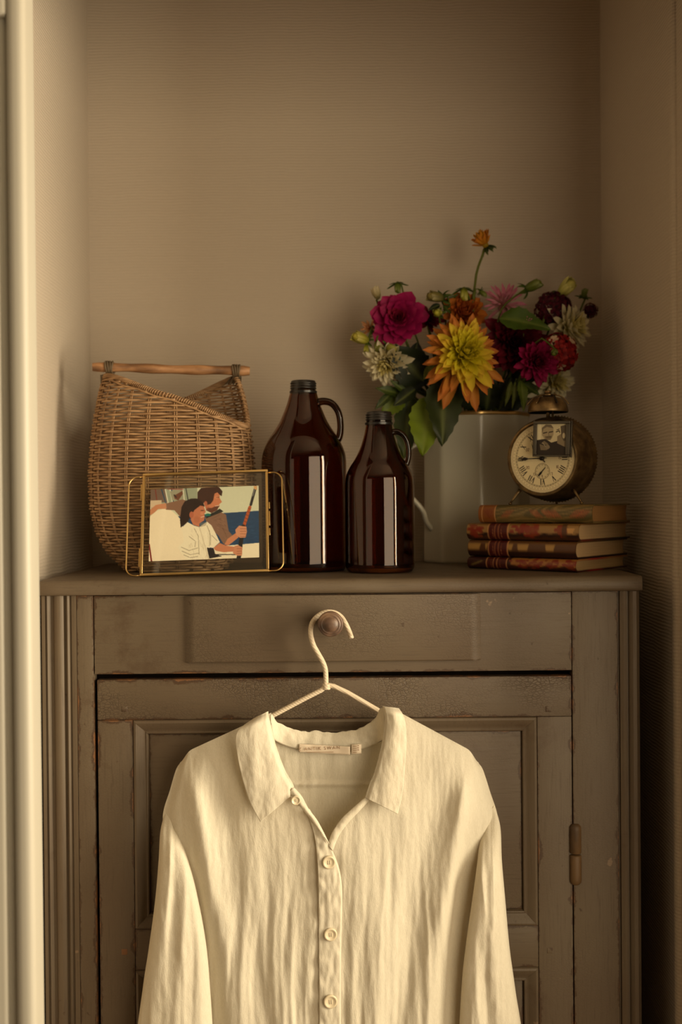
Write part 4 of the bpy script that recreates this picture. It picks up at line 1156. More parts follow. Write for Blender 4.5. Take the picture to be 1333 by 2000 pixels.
# back of the shirt
def topline(px):
    return interp(px, [352, 440, 528, 545, 580, 645, 700, 748, 765, 850, 935], [1492, 1440, 1403, 1440, 1462, 1467, 1465, 1447, 1393, 1440, 1492])
bl = catmull([(354, 0, 0), (345, 1, 0), (330, 2, 0), (345, 3, 0), (380, 4, 0), (400, 5, 0), (404, 6, 0)], 320); br = catmull([(933, 0, 0), (942, 0, 0), (960, 0, 0), (950, 0, 0), (920, 0, 0), (902, 0, 0), (902, 0, 0)], 320)
def fback(u, v):
    j = int(round(v * 320)); a = bl[j].x; b = br[j].x; px = a + (b - a) * u; p0 = 354 + (933 - 354) * u
    py = topline(p0); py = py + (2395 - py) * v
    y = -0.026 + 0.0015 * ns(px / 30, py / 200, 50) + 0.0008 * ns(px / 12, py / 100, 51) + 0.004 * ss(0, .1, v)
    y -= (0.0036 + 0.0006 * math.sin(px / 2.6 + py / 2)) * math.exp(-((py - 1531) / 5.0) ** 4)
    return W(px, py, y if abs(py - 1531) < 14 else min(y, -0.0225))
ob('back_panel', MB().grid(fback, 160, 320), LINEN, sh)
# collar band running round the inside of the neck
top_ = [(584, 1560), (556, 1508), (538, 1452), (529, 1412), (530, 1396), (540, 1408), (558, 1419), (590, 1428), (620, 1427), (650, 1431), (690, 1426), (715, 1417), (735, 1402), (744, 1385), (752, 1390), (750, 1440), (735, 1500), (716, 1550)]
bot_ = [(590, 1575), (562, 1530), (545, 1480), (533, 1445), (531, 1440), (538, 1446), (556, 1455), (585, 1463), (620, 1467), (650, 1468), (690, 1466), (715, 1460), (735, 1452), (747, 1446), (756, 1448), (752, 1480), (738, 1530), (718, 1562)]
yy_ = [-0.064, -0.064, -0.062, -0.058, -0.050, -0.040, -0.033, -0.029, -0.028, -0.028, -0.028, -0.031, -0.038, -0.048, -0.060, -0.063, -0.065, -0.064]
n = 120
tp_ = catmull([(a, b, y) for (a, b), y in zip(top_, yy_)], n); bp_ = catmull([(a, b, y + 0.001) for (a, b), y in zip(bot_, yy_)], n)
def fband(u, v):
    j = int(round(u * n)); p = tp_[j].lerp(bp_[j], v)
    y = p.z - 0.0022 * math.sin(math.pi * v) - 0.0018 * ns(p.x / 16, p.y / 20, 70) - 0.0008 * ns(p.x / 7, p.y / 9, 71)
    return W(p.x, p.y + (1 - v) * 4.5 * ns(p.x / 13, 0.0, 77), y)
o = ob('collar_band', MB().grid(fband, n, 14), LINEN, sh)
md = o.modifiers.new('thickness', 'SOLIDIFY'); md.thickness = 0.0012
# collar leaves
def yleaf(sd):
    def f(u, v, px, py):
        s = u if sd == 0 else 1 - u            # 0 outer edge, 1 fold
        y = -0.069 - 0.0045 * math.sin(math.pi * min(1, s * 1.05)) * (1 - 0.3 * v) + 0.004 * ss(0.86, 1.0, s) - 0.004 * v * (1 - s)
        y += 0.012 * (1 - ss(0, 0.16, v))
        y -= 0.0017 * ns(px / 22, py / 44, 80 + sd) + 0.0005 * ns(px / 8, py / 16, 83 + sd)
        return y
    return f
cl = sheet('collar', [(496, 1404), (463, 1432), (464, 1475), (475, 1525), (490, 1570), (509, 1605)],
      [(524, 1389), (529, 1414), (539, 1455), (556, 1502), (574, 1535), (572, 1551)], 50, 70, yleaf(0), thick=0.0016)
cr = sheet('collar', [(747, 1379), (752, 1400), (749, 1440), (736, 1495), (722, 1532), (714, 1558)],
      [(779, 1384), (790, 1404), (794, 1445), (791, 1500), (786, 1550), (777, 1590)], 50, 70, yleaf(1), thick=0.0016)
# turned-up bit of the button placket below the left collar leaf
sheet('neck_facing', [(566, 1545), (572, 1556), (586, 1574), (605, 1597), (625, 1622)], [(574, 1538), (590, 1556), (603, 1580), (622, 1606), (643, 1648)], 14, 40,
      lambda u, v, px, py: -0.069 - 0.002 * math.sin(math.pi * u) - 0.001 * ns(px / 7, py / 9, 90), thick=0.0012)
sheet('neck_facing', [(716, 1556), (690, 1578), (667, 1600), (650, 1625), (641, 1650)], [(722, 1562), (700, 1586), (680, 1607), (662, 1632), (650, 1662)], 10, 40,
      lambda u, v, px, py: -0.0655 - 0.002 * math.sin(math.pi * u) - 0.0008 * ns(px / 9, py / 12, 91), thick=0.0012)
# button placket
def yplk(u, v, px, py):
    pk = 0.0010 * math.sin(py / 7.5 + 3 * ns(py / 40, u)) * math.exp(-((u - 0.05) / 0.22) ** 2)
    y = yfront(0)(1.0, max(v, .3), 662, py) - 0.0036 - 0.0010 * math.sin(math.pi * u) + pk
    y -= 0.0012 * ns(px / 9, py / 22, 95) + 0.0010 * ns(px / 16, py / 50, 96)
    if u > 0.97: y += 0.003
    return min(y, -0.060)
plk = sheet('button_placket', [(600, 1585), (616, 1640), (622, 1720), (623, 1850), (624, 1950), (624, 2080), (624, 2400)], [(604, 1580), (643, 1648), (667, 1722), (666.5, 1850), (666, 1950), (666, 2080), (666, 2400)], 26, 300, yplk, thick=0.0012)
BTN = simple('cream_button', (0.58, 0.49, 0.34), 0.35)
def button(px, py, r, y):
    p = W(px, py, y)
    M = Matrix.Translation(p) @ Matrix.Rotation(math.radians(90), 4, 'X') @ Matrix.Rotation(math.radians(6), 4, 'Y')
    mb = MB().lathe([(0, -0.0005), (r * 0.9, -0.0005), (r, 0.0004), (r * 0.97, 0.0016), (r * 0.86, 0.0022), (r * 0.72, 0.0019), (r * 0.62, 0.0011), (r * 0.3, 0.0009), (0.0, 0.0009)], 36, M=M)
    b = ob('button', mb, BTN, sh, sharp=60)
    t = MB()
    for s_ in (-1, 1):
        q = M @ Vector((s_ * r * 0.14, 0, 0.0012)); q2 = M @ Vector((s_ * r * 0.14, r * 0.3, 0.0012)); q3 = M @ Vector((s_ * r * 0.14, -r * 0.3, 0.0012))
        t.tube([q2, q, q3], 0.0004, 5)
    ob('thread', t, LINEN, b)
def yat(py): return yplk(0.5, 0.5, 645, py) - 0.0018
button(643, 1684, 0.0088, yat(1684)); button(646, 1825, 0.0088, yat(1825)); button(646, 1956, 0.0092, yat(1956))
button(578, 1563, 0.0062, -0.0755)
# sleeves: flattened hanging tubes
def sleeve(Lp, Rp, seed, sgn):
    nv, nu = 260, 150
    L = catmull([(a, b, 0) for a, b in Lp], nv); R = catmull([(a, b, 0) for a, b in Rp], nv)
    def fn(u, v):
        j = int(round(v * nv)); a = 2 * math.pi * u
        c, s_ = math.cos(a), math.sin(a)
        m = L[j].lerp(R[j], 0.5); hw = (R[j].x - L[j].x) / 2
        e = 0.8
        px = m.x + hw * math.copysign(abs(c) ** e, c)
        py = m.y + (R[j].y - L[j].y) / 2 * c
        hd = 0.018 * ss(0.0, 0.35, v) + 0.005
        yc = -0.0265 - 0.021 * ss(0.0, 0.40, v)
        y = yc - hd * math.copysign(abs(s_) ** 0.75, s_)
        if s_ > 0:
            k = math.sin(math.pi * min(1, max(0, (c + 1) / 2))) 
            g = 0.4 + 0.6 * ss(0.05, 0.5, v)
            y -= k * (0.0050 * g * ns(px / 30 + py * 0.0016 * sgn, py / 330, seed) + 0.0034 * g * ridged(px / 27 + py * 0.001 * sgn, py / 420, seed + 3) + 0.0016 * ns(px / 11, py / 110, seed + 6) + 0.0008 * ns(px / 12, py / 30, seed + 8))
        else:
            y = min(y, -0.014)
        return W(px, py, min(y, -0.014))
    ob('sleeve', MB().grid(fn, nu, nv, cu=True), LINEN, sh)
sleeve([(328, 1568), (314, 1620), (310, 1680), (303, 1760), (291, 1850), (279, 1930), (262, 2080), (248, 2400)], [(343, 1590), (352, 1630), (368, 1680), (384, 1740), (401, 1830), (410, 1920), (418, 2080), (418, 2400)], 110, 1)
sleeve([(950, 1600), (938, 1640), (932, 1690), (924, 1750), (910, 1850), (902, 1930), (896, 2080), (896, 2400)], [(966, 1572), (978, 1615), (981, 1680), (987, 1750), (996, 1850), (1007, 1930), (1026, 2080), (1034, 2400)], 140, -1)
# shoulder caps: the dropped shoulder ends of the yoke
def cap(P0, P1, name, seed):
    pass
# neck label with woven lettering and a small size tag
SATIN = simple('satin_label', (0.62, 0.52, 0.40), 0.32)
def lab(px0, px1, py0, py1, y, name, tilt=0.0):
    def fn(u, v):
        px = px0 + (px1 - px0) * u; py = py0 + (py1 - py0) * v + tilt * u
        return W(px, py, y - 0.0012 * math.sin(math.pi * u) - 0.0008 * ns(px / 20, py / 15, 9))
    o = ob(name, MB().grid(fn, 40, 6), SATIN, sh)
    md = o.modifiers.new('thickness', 'SOLIDIFY'); md.thickness = 0.0005
    return o
nl = lab(584, 684, 1453, 1469, -0.0325, 'neck_label', 5)
st = lab(687, 706, 1454, 1473, -0.0320, 'size_tag', -1)
def text_mesh(txt, size, mat, name, parent, loc, sx=1.0):
    cu = bpy.data.curves.new('lettering', 'FONT'); cu.body = txt; cu.size = size; cu.align_x = 'CENTER'; cu.align_y = 'CENTER'; cu.extrude = 0.00005; cu.space_character = 1.35
    to = bpy.data.objects.new('lettering', cu); COL.objects.link(to)
    dg = bpy.context.evaluated_depsgraph_get(); dg.update()
    me = bpy.data.meshes.new_from_object(to.evaluated_get(dg))
    bpy.data.objects.remove(to)
    me.name = name; me.materials.clear(); me.materials.append(mat)
    M = Matrix.Translation(loc) @ Matrix.Rotation(math.radians(-2.2), 4, 'Y') @ Matrix.Rotation(math.radians(90), 4, 'X') @ Matrix.Diagonal((sx, 1, 1, 1))
    me.transform(M)
    o = link(name, me, parent); return o
THR = simple('label_thread', (0.30, 0.19, 0.11), 0.6)
text_mesh('Z ANTIK SWAN', 0.0062, THR, 'lettering', nl, W(624, 1462, -0.0350))
ob('lettering', MB().box(-0.018, 0.018, 0, 0.0001, -0.0003, 0.0003, M=Matrix.Translation(W(626, 1469, -0.0350))), THR, nl, smooth=False)
mb = MB()
for k in range(4):
    c = W(694, 1457.5 + k * 4, -0.0345); mb.box(c.x - 0.0026, c.x + 0.0022, c.y, c.y + 0.0001, c.z - 0.0004, c.z + 0.0004)
    if k < 3: mb.box(c.x + 0.0034, c.x + 0.0052, c.y, c.y + 0.0001, c.z - 0.0006 + 0.0006, c.z + 0.0008 + 0.0004)
ob('lettering', mb, THR, st, smooth=False)
# ------------------------------------------------------------------ bunch of flowers
PETAL = attr_mat('petal', 0.6, 0.3, trans=0.25)
LEAFM = attr_mat('leaf_surface', 0.5, 0.4, trans=0.20)
STEMM = attr_mat('stem_surface', 0.55, 0.3)
def C(*c): return lin(c)
def mixc(a, b, t): return tuple(a[i] + (b[i] - a[i]) * t for i in range(3))
def petal_mesh(w, cup, curl, power, c0, c1, c2, split=0.0, nu=4, nv=7, seed=0, tipw=0.0):
    rs = random.Random(seed); tw = rs.uniform(-0.15, 0.15)
    def fn(u, v):
        s = u * 2 - 1
        hw = w * (max(v, 0.0) ** 0.55 + 0.12) * (1 - v ** power) ** 0.62 * 0.95 + tipw * v
        x = s * hw + tw * v * v * 0.3
        z = cup * s * s * hw * 2 + curl * v * v + 0.02 * math.sin(6 * v + seed)
        y = v - (0.06 * (1 - abs(s)) if split and v > 0.95 else 0)
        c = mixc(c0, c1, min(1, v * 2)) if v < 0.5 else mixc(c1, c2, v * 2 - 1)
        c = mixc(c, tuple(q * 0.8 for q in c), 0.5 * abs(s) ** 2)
        return ((x, y, z), c)
    return MB().grid(fn, nu, nv).mesh('petal', True, PETAL)
MOUTH = Vector((VXc, VYc, TOP + vh))
def stem_obj(parent, P, r, col=None, name='stem'):
    pts = catmull(P, 14)
    col = col or C(84, 96, 24)
    mb = MB().tube(pts, r, 7); mb.c = [mixc(col, tuple(x * 0.7 for x in col), (k % 7) / 7) for k in range(len(mb.v))]
    return ob(name, mb, STEMM, parent)
def to_vase(C_, back, r=0.0022, spread=0.55):
    """stem from behind a bloom down into the jug"""
    k = C_ + back
    m = Vector((MOUTH.x + max(-0.055, min(0.055, (k.x - MOUTH.x) * spread * 0.6)), MOUTH.y + max(-0.030, min(0.030, (k.y - MOUTH.y) * 0.3)), MOUTH.z))
    e = Vector((MOUTH.x - (k.x - MOUTH.x) * 0.25, MOUTH.y, TOP + 0.03)); e.x = min(max(e.x, MOUTH.x - 0.05), MOUTH.x + 0.05)
    mid = k.lerp(m, 0.5) + Vector(((k.x - m.x) * 0.12, 0.0, 0.0)); 
    return [k, mid, m, m.lerp(e, 0.5), e]
def sepals(parent, C_, a, r, n=6, col=None, refl=0.4, L=1.0):
    col = col or C(58, 80, 20)
    me = petal_mesh(0.26, 0.3, -refl, 2.2, col, col, mixc(col, C(120, 130, 50), 0.4), seed=3); me.materials.clear(); me.materials.append(LEAFM)
    up = a.orthogonal().normalized(); sd = a.cross(up)
    for k in range(n):
        ph = 2 * math.pi * k / n
        rd = up * math.cos(ph) + sd * math.sin(ph)
        d = (rd * 0.95 - a * 0.25).normalized(); nr = (a * 0.95 + rd * 0.25).normalized(); x = d.cross(nr)
        o = bpy.data.objects.new('sepal', me); COL.objects.link(o); o.parent = parent
        o.matrix_parent_inverse = WM[parent.name].inverted()
        o.matrix_basis = Matrix.Translation(C_) @ Matrix((x, d, nr)).transposed().to_4x4() @ Matrix.Scale(r * L, 4)
def bloom(label, px, py, y, R, axis, n, pw, cols, cat='flower', name='dahlia', cup=0.35, curl=0.12, power=2.5, th0=100, th1=12, inner=0.42, seed=1, centre=None, grow=0.8, stem=True, tipw=0.0, group='dahlias in the jug', lmul=None, split=0, fast=3.0, ow=1.0, jit=6):
    random.seed(seed)
    Cc = W(px, py, y); Rm = R * (y + 1.44) / F
    t = thing(name, label, cat, tuple(Cc), group=group)
    a = Vector(axis).normalized(); up = a.orthogonal().normalized(); sd = a.cross(up)
    # outer, middle and inner petal shapes
    meshes = []
    for q in range(3):
        for s_ in range(2):
            c0, c1, c2 = cols[q]
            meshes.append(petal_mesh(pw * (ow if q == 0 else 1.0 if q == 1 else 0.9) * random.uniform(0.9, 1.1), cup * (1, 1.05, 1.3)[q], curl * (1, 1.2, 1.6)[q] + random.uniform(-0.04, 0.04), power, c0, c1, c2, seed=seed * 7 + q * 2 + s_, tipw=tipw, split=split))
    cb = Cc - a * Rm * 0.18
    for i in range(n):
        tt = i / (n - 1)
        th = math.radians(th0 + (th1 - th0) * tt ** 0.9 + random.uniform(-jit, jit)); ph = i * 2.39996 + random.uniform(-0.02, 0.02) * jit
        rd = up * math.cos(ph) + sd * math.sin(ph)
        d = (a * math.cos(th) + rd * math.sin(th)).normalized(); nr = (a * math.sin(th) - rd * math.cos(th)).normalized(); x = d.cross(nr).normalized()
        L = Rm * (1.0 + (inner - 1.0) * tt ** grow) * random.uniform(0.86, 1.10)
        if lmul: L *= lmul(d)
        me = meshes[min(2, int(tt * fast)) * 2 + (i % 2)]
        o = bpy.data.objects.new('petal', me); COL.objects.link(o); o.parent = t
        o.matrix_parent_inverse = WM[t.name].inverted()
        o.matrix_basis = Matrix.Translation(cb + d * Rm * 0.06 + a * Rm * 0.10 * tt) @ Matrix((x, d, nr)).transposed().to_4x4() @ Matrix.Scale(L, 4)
    cc_ = centre or cols[2][0]
    mb = MB().lathe([(0.0, -0.25), (0.16, -0.2), (0.24, -0.05), (0.22, 0.10), (0.12, 0.2), (0, 0.23)], 14, M=Matrix.Translation(cb) @ Matrix((up, sd, a)).transposed().to_4x4() @ Matrix.Scale(Rm, 4)); mb.c = [cc_] * len(mb.v)
    ob('flower_centre', mb, PETAL, t)
    if stem:
        stem_obj(t, to_vase(cb, -a * Rm * 0.2 + Vector((0, 0.006, -0.004))), 0.0023)
    return t, cb, a, Rm
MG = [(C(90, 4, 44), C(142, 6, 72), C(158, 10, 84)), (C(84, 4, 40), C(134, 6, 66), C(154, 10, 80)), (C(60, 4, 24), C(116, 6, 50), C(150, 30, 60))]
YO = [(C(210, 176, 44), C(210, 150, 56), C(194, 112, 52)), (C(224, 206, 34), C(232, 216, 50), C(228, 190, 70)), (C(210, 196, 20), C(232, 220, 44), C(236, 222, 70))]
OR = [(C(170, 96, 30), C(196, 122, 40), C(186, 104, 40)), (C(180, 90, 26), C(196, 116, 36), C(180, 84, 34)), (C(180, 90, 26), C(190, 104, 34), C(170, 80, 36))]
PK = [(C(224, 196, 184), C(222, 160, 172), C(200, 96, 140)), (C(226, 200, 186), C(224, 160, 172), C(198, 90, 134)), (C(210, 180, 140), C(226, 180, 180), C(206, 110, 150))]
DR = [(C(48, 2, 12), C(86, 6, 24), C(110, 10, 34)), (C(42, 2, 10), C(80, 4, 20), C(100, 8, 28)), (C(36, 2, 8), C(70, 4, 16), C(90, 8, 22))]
MP = [(C(90, 4, 40), C(136, 10, 64), C(160, 24, 80)), (C(80, 4, 36), C(130, 10, 60), C(170, 30, 90)), (C(60, 2, 20), C(110, 8, 40), C(140, 20, 60))]
WH = [(C(190, 176, 90), C(224, 214, 178), C(232, 224, 196)), (C(196, 184, 96), C(226, 216, 176), C(232, 224, 190)), (C(186, 170, 60), C(214, 200, 120), C(226, 214, 150))]
DP = [(C(36, 0, 10), C(78, 4, 26), C(104, 10, 40))] * 3
RD = [(C(110, 8, 14), C(160, 20, 24), C(176, 34, 30))] * 3
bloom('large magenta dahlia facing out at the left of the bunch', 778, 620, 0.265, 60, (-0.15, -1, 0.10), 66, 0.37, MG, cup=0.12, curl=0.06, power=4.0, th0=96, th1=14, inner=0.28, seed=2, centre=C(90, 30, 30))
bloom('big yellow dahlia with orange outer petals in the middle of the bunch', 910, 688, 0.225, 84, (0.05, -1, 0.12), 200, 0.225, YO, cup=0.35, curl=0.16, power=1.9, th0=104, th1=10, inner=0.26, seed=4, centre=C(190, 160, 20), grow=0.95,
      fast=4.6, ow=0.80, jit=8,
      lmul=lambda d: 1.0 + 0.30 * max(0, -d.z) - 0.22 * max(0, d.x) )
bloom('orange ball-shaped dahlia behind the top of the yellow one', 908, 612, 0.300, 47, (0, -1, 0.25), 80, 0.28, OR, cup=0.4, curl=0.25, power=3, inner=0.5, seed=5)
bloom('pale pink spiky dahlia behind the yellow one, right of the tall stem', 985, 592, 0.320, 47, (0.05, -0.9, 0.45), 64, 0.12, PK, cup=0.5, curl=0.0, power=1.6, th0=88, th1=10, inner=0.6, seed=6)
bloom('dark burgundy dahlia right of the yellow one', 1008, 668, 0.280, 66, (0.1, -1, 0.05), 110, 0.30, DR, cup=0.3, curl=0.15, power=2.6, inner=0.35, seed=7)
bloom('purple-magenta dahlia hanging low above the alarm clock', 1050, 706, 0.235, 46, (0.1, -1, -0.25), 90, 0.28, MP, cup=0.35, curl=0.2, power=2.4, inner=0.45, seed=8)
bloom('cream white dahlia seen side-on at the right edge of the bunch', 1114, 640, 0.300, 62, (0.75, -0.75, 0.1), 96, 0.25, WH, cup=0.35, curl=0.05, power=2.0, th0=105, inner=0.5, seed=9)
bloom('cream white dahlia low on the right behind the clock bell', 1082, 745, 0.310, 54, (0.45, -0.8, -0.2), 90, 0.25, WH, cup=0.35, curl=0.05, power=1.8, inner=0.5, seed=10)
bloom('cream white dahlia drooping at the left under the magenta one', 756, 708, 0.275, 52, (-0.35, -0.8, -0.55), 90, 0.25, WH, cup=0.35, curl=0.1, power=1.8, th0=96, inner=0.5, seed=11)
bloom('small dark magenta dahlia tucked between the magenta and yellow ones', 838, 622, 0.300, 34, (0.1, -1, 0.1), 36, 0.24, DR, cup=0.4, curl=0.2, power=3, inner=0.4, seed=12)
bloom('small peach dahlia half hidden behind the large magenta one', 722, 640, 0.300, 22, (-0.5, -0.8, 0), 24, 0.2, [(C(190, 130, 80), C(216, 160, 110), C(220, 170, 130))] * 3, seed=13, inner=0.5)
bloom('small pale pink flower peeping out under the arched leaf', 1032, 627, 0.255, 15, (0.2, -1, 0.1), 18, 0.16, PK, seed=14, inner=0.6, power=1.8)
# pompon blooms made of small florets
def pompon(label, px, py, y, R, cols, seed, nfl=70, white=0, name='scabiosa'):
    random.seed(seed); Cc = W(px, py, y); Rm = R * (y + 1.44) / F
    t = thing(name, label, 'flower', tuple(Cc))
    a = Vector((0.1, -1, 0.15)).normalized()
    mf_ = MB(); mf_.c = []; wf = MB(); wf.c = []
    for i in range(nfl):
        k = (i + 0.5) / nfl; zc_ = 1 - 1.5 * k; rr_ = math.sqrt(max(0, 1 - zc_ * zc_)); ph = i * 2.39996
        up = a.orthogonal().normalized(); sd = a.cross(up)
        d = (a * zc_ + (up * math.cos(ph) + sd * math.sin(ph)) * rr_).normalized()
        c0 = Cc + d * Rm * random.uniform(0.74, 0.92)
        fl = random.random() < white
        tgt = wf if fl else mf_
        u2 = d.orthogonal().normalized(); s2 = d.cross(u2)
        for q in range(5):
            g = 2 * math.pi * q / 5 + random.random()
            e = (u2 * math.cos(g) + s2 * math.sin(g)); f = d.cross(e)
            L = Rm * 0.24
            b0 = len(tgt.v)
            for (al, bw, hh) in ((0, 0.0, 0), (0.5, 0.30, 0.25), (1.0, 0.22, 0.30), (0.5, -0.30, 0.25), (1.0, -0.22, 0.30)):
                tgt.v.append(tuple(c0 + e * L * al + f * L * bw * 1.3 + d * L * hh))
                cc_ = C(220, 190, 160) if fl else mixc(cols[0][0], cols[0][2], al * random.uniform(0.5, 1))
                tgt.c.append(cc_)
            tgt.f += [(b0, b0 + 1, b0 + 2, b0 + 4), (b0, b0 + 4, b0 + 3)] if False else [(b0, b0 + 1, b0 + 2, b0 + 4, b0 + 3)]
    ob('florets', mf_, PETAL, t, kind='stuff')
    if wf.v: ob('pale_florets', wf, PETAL, t, kind='stuff')
    core = MB().lathe([(0, -0.7), (0.4, -0.6), (0.68, -0.2), (0.72, 0.1), (0.5, 0.55), (0, 0.74)], 16, M=Matrix.Translation(Cc) @ Matrix.Scale(Rm, 4)); core.c = [cols[0][0]] * len(core.v)
    ob('flower_centre', core, PETAL, t)
    stem_obj(t, to_vase(Cc, Vector((0, 0.012, -Rm * 0.5))), 0.0018)
pompon('round dark purple pincushion flower at the upper right of the bunch', 1082, 606, 0.315, 38, DP, 21, 80)
pompon('red pincushion flower flecked with white at the right of the bunch', 1090, 690, 0.270, 40, RD, 22, 90, white=0.10)
pompon('small dark pincushion flower sticking out at the far right', 1154, 607, 0.320, 16, DP, 23, 34)
# buds
def bud(label, px, py, y, r, axis, cols, via=None, nsep=0, sepL=1.6, npet=9, refl=0.5, stem_r=0.0015, long=1.25, pcol=None):
    Cc = W(px, py, y); Rm = 1.0 * r * (y + 1.44) / F
    t = thing('flower_bud', label, 'flower bud', tuple(Cc))
    a = Vector(axis).normalized(); up = a.orthogonal().normalized(); sd = a.cross(up)
    M = Matrix.Translation(Cc) @ Matrix((up, sd, a)).transposed().to_4x4() @ Matrix.Scale(Rm, 4)
    c0, c1 = cols
    def fn(u, v):
        th = math.pi * v; rr_ = 0.68 * math.sin(th) ** 0.85 * (1 + 0.05 * math.cos(u * 2 * math.pi * 8)); h = -math.cos(th) * long
        p = M @ Vector((rr_ * math.cos(2 * math.pi * u), rr_ * math.sin(2 * math.pi * u), h))
        return (p, mixc(c0, c1, v))
    ob('bud', MB().grid(fn, 24, 12, cu=True), LEAFM, t)
    if npet:
        me = petal_mesh(0.34, 0.45, 0.42, 2.2, c0, mixc(c0, c1, 0.6), pcol or mixc(c1, (1, 1, 0.7), 0.12), seed=int(px)); me.materials.clear(); me.materials.append(LEAFM)
        for k in range(npet):
            ph = k * 2.39996; rd = up * math.cos(ph) + sd * math.sin(ph); th = 0.62 - 0.30 * (k / npet)
            d = (a * math.cos(th) + rd * math.sin(th)).normalized(); nr = (a * math.sin(th) - rd * math.cos(th)).normalized(); x = d.cross(nr).normalized()
            o = bpy.data.objects.new('petal', me); COL.objects.link(o); o.parent = t
            o.matrix_parent_inverse = WM[t.name].inverted()
            o.matrix_basis = Matrix.Translation(Cc - a * Rm * long * 0.92 + rd * Rm * 0.38) @ Matrix((x, d, nr)).transposed().to_4x4() @ Matrix.Scale(Rm * 2.15 * (0.85 + 0.3 * ((k * 7) % 5) / 5), 4)
    if nsep: sepals(t, Cc - a * Rm * 0.9, a, Rm * sepL, nsep, refl=refl)
    base = Cc - a * Rm * long
    P = [base] + ([W(*q) for q in via] if via else [])
    e = P[-1]; tail = to_vase(e, Vector((0, 0.004, -0.010)), spread=0.5)
    stem_obj(t, [base] + P[1:] + tail[(1 if via else 0):], stem_r)
    return t, Cc, a, Rm
GR = (C(70, 84, 20), C(112, 124, 36)); YG = (C(84, 96, 20), C(176, 170, 50))
bud('pale cream bud above the large magenta dahlia', 736, 573, 0.285, 11, (-0.3, -0.5, 0.8), (C(120, 116, 50), C(196, 176, 136)), long=1.1)
bud('green bud with three long sepals standing above the magenta dahlia', 777, 562, 0.300, 9, (0.1, -0.1, -1), GR, nsep=5, sepL=2.4, refl=-0.5, via=[(784, 556, 0.305), (792, 585, 0.31)])
bud('green bud crowned with upright sepals above the orange dahlia', 907, 574, 0.290, 11, (0, -0.1, -1), YG, nsep=5, sepL=2.2, refl=-0.6, via=[(914, 575, 0.295), (920, 600, 0.295)])
bud('tiny green bud on a side shoot of the tall stem', 944, 573, 0.290, 7, (0.7, -0.2, -0.5), GR, nsep=4, sepL=1.8, refl=-0.2, via=[(938, 567, 0.292), (927, 575, 0.290)])
bud('half open greenish bud left of the orange dahlia', 852, 580, 0.290, 14, (-0.9, -0.3, 0.1), (C(66, 70, 24), C(150, 134, 70)), nsep=6, sepL=1.5, via=[(872, 578, 0.295), (880, 600, 0.295)])
bud('round yellow-green bud just left of the yellow dahlia top', 856, 611, 0.250, 11, (-0.3, -0.8, -0.1), YG, nsep=5, sepL=1.3)
bud('plump green bud on a long arching stem at the upper right', 1042, 558, 0.300, 14, (0.7, -0.3, 0.3), GR, nsep=7, sepL=1.5, via=[(1022, 568, 0.295), (990, 592, 0.29), (973, 625, 0.285)])
bud('yellow-white half open bud on a stem at the upper right', 1106, 564, 0.300, 17, (0.55, -0.6, 0.5), (C(130, 132, 46), C(214, 206, 112)), nsep=6, sepL=1.2, npet=18, via=[(1088, 580, 0.30), (1070, 605, 0.295)], stem_r=0.0022)
bud('small green bud with pointed sepals above the small dark flower', 1142, 573, 0.320, 8, (0.1, -0.4, 0.8), GR, nsep=6, sepL=2.2, refl=-0.2)
bud('yellow opening bud at the far left edge of the bunch', 706, 661, 0.280, 14, (-0.9, -0.4, 0.3), (C(110, 116, 30), C(200, 186, 70)), nsep=6, sepL=1.1, npet=16, via=[(722, 655, 0.285), (735, 640, 0.29)])
bud('small green bud hanging under the yellow opening bud', 716, 682, 0.280, 8, (0, -0.3, -1), YG, via=[(720, 665, 0.283), (735, 648, 0.29)])
bud('round olive bud hanging beside the small green one at the left', 738, 677, 0.272, 10, (0, -0.3, -1), (C(90, 80, 20), C(120, 124, 30)), via=[(737, 662, 0.275), (748, 648, 0.29)])
bud('pale yellow-green bud below the magenta dahlia', 764, 679, 0.262, 11, (0.6, -0.6, -0.4), (C(110, 110, 30), C(170, 164, 60)), nsep=4, sepL=1.2)
bud('green bud lying over the red pincushion flower', 1084, 688, 0.215, 9, (-0.3, -0.8, -0.4), GR, via=[(1078, 676, 0.225), (1050, 664, 0.235)])
# tall single bud flower
tt_, cb_, a_, r_ = bloom('yellow-orange flower nodding on the tallest stem above the bunch', 946, 474, 0.300, 27, (-0.55, -0.30, 0.8), 60, 0.27, [(C(190, 120, 30), C(206, 140, 36), C(210, 130, 50)), (C(170, 130, 24), C(200, 150, 30), C(206, 134, 40)), (C(150, 120, 20), C(190, 150, 30), C(200, 140, 40))], cup=0.4, curl=0.45, power=2.4, th0=78, th1=10, inner=0.75, seed=31, stem=False, name='young_dahlia')
sepals(tt_, cb_ - a_ * r_ * 0.12, a_, r_ * 0.75, 9, refl=0.5, col=C(36, 50, 14)); sepals(tt_, cb_ - a_ * r_ * 0.26, a_, r_ * 0.6, 7, refl=0.2, col=C(36, 50, 14))
pS = [cb_ - a_ * r_ * 0.2, W(947, 488, 0.302), W(940, 507, 0.300), W(932, 530, 0.298), W(928, 560, 0.295), W(924, 600, 0.290)]
stem_obj(tt_, pS + to_vase(pS[-1], Vector((0, 0, -0.01)))[1:], 0.0021, C(92, 100, 30))
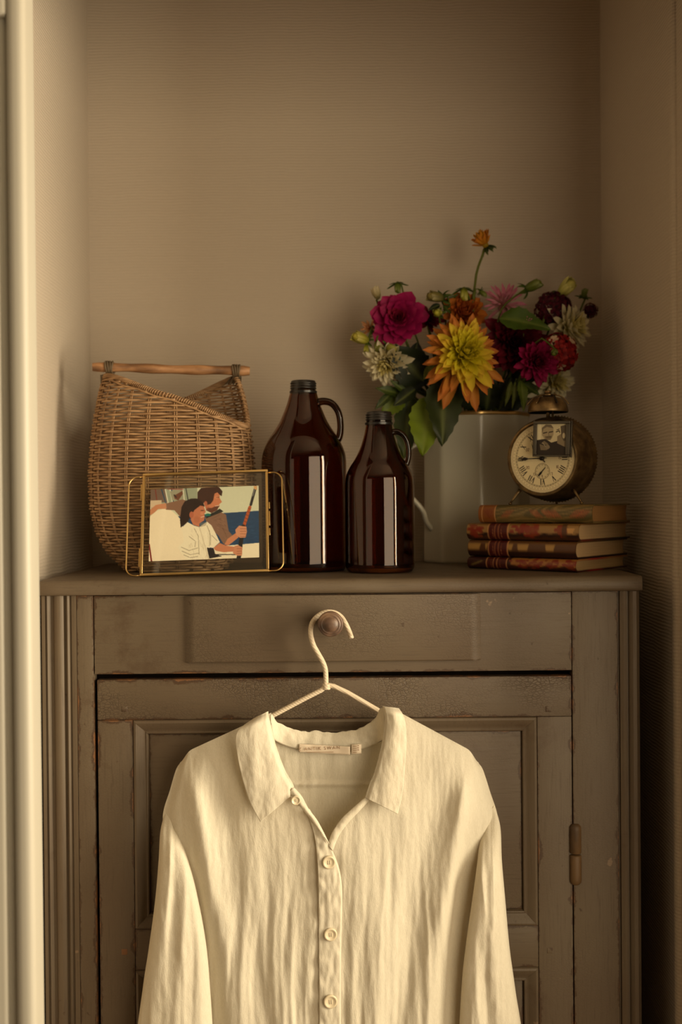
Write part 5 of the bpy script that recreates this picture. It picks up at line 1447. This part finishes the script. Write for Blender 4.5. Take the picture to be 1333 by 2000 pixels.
# leafy shoots: each leaf is a part of its shoot
def leaf_mb(P0, P1, w, up, sag, col, fold=0.25, serr=0.06, n=14):
    P0, P1 = Vector(P0), Vector(P1); d = P1 - P0; L = d.length; d.normalize()
    upv = Vector(up); upv = (upv - d * upv.dot(d)).normalized(); sd = d.cross(upv)
    dk = tuple(x * 0.62 for x in col); lt = mixc(col, C(150, 160, 80), 0.28)
    def fn(u, v):
        s = u * 2 - 1
        hw = w * (math.sin(math.pi * min(1, v ** 0.8)) ** 0.8) * (1 - 0.25 * v) 
        if abs(s) > 0.99: hw *= 1 + serr * (1 if int(v * n + .5) % 2 else -1)
        p = P0 + d * L * v + sd * s * hw + upv * (fold * abs(s) * hw - sag * L * v * v + 0.03 * L * math.sin(9 * v + 2 * s) * abs(s))
        c = mixc(lt, col, min(1, abs(s) * 3.5)); 
        if abs(s) > 0.2 and (int(v * n) % 3 == 0): c = mixc(c, dk, 0.35)
        return (p, c)
    return MB().grid(fn, 8, n)
def shoot(label, leaves, root, name='leafy_shoot'):
    """leaves: (px0,py0,y0, px1,py1,y1, half width px, up vector, sag, colour)"""
    r0 = W(*root)
    t = thing(name, label, 'leaves', tuple(r0))
    for (x0, y0, d0, x1, y1, d1, w, up, sag, col) in leaves:
        ob('leaf', leaf_mb(W(x0, y0, d0), W(x1, y1, d1), w * (1.44 + d0) / F, up, sag, col), LEAFM, t)
    stem_obj(t, to_vase(r0, Vector((0, 0, 0)), spread=0.8), 0.0018, C(70, 84, 24))
DKG = C(26, 36, 12); MDG = C(56, 72, 18); BRG = C(112, 132, 20); OLG = C(84, 92, 28)
F_ = (0, -1, 0.2)
shoot('large dark leaf and its bright green neighbour hanging over the left rim of the jug', [
    (864, 740, 0.262, 868, 866, 0.225, 40, (0.15, -1, 0.1), 0.10, C(44, 54, 18)),
    (838, 775, 0.275, 826, 888, 0.238, 37, (-0.15, -1, 0.1), 0.08, BRG)], (856, 745, 0.280))
shoot('dark broad leaf between the magenta and yellow dahlias', [
    (828, 745, 0.290, 768, 676, 0.255, 42, (-0.1, -1, 0.0), 0.05, DKG),
    (800, 765, 0.300, 816, 668, 0.275, 38, (0.1, -1, 0.0), 0.05, C(22, 30, 10)),
    (850, 712, 0.262, 828, 742, 0.252, 12, (-0.3, -1, 0.2), 0.0, C(92, 100, 30))], (826, 745, 0.300))
shoot('small jagged green leaves at the lower left beside the small bottle', [
    (790, 772, 0.290, 736, 755, 0.270, 12, (0, -1, 0.4), 0.12, MDG),
    (768, 766, 0.285, 733, 798, 0.270, 10, (0, -1, 0.3), 0.1, C(48, 62, 18)),
    (792, 775, 0.290, 742, 812, 0.285, 20, (-0.2, -1, 0.1), 0.1, C(100, 118, 26)),
    (800, 770, 0.285, 762, 742, 0.270, 9, (0, -1, 0.3), 0.0, MDG),
    (812, 760, 0.285, 770, 790, 0.262, 16, (0, -1, 0.3), 0.1, DKG)], (806, 772, 0.300))
shoot('drooping dark green leaf behind the handle of the small bottle', [
    (802, 772, 0.300, 788, 896, 0.275, 29, (-0.2, -1, 0.1), 0.08, C(50, 62, 16))], (806, 780, 0.305))
shoot('arched green leaf lying across the right side of the bunch', [
    (974, 622, 0.258, 1076, 628, 0.235, 30, (0.05, -0.85, 0.5), 0.22, C(66, 88, 22))], (974, 624, 0.272))
shoot('narrow olive leaves hanging over the right rim by the clock bell', [
    (1018, 742, 0.262, 1026, 800, 0.236, 11, (0.2, -1, 0.2), 0.1, C(84, 100, 24)),
    (1000, 745, 0.268, 988, 792, 0.250, 6, (0, -1, 0.2), 0.1, OLG),
    (1008, 745, 0.268, 1002, 796, 0.250, 5, (0, -1, 0.2), 0.1, OLG),
    (1020, 748, 0.268, 1056, 770, 0.262, 12, (0.2, -1, 0.4), 0.1, MDG)], (1010, 740, 0.285))
shoot('dark leaves filling the gap between the blooms and the jug rim', [
    (930, 800, 0.320, 900, 735, 0.290, 26, F_, 0.0, DKG), (950, 802, 0.318, 960, 730, 0.290, 28, F_, 0.0, DKG),
    (975, 802, 0.318, 1000, 735, 0.290, 26, F_, 0.0, C(24, 30, 10)), (900, 802, 0.320, 858, 745, 0.300, 26, F_, 0.0, DKG),
    (990, 802, 0.325, 1030, 745, 0.305, 22, F_, 0.0, DKG), (940, 790, 0.335, 940, 700, 0.330, 40, F_, 0.0, DKG),
    (900, 780, 0.345, 850, 660, 0.345, 34, F_, 0.0, DKG), (1000, 780, 0.345, 1060, 660, 0.350, 36, F_, 0.0, DKG), (960, 720, 0.345, 1000, 620, 0.350, 36, F_, 0.0, DKG), (930, 720, 0.345, 880, 610, 0.345, 30, F_, 0.0, DKG)], (945, 795, 0.335))
shoot('small sepal-like leaves above the left side of the bunch', [
    (872, 590, 0.300, 896, 573, 0.295, 5, F_, 0.1, MDG), (860, 595, 0.300, 838, 604, 0.290, 7, F_, 0.1, DKG), (866, 590, 0.300, 856, 566, 0.295, 6, F_, 0.0, MDG), (868, 596, 0.298, 880, 612, 0.285, 7, F_, 0.0, MDG)], (868, 600, 0.305))
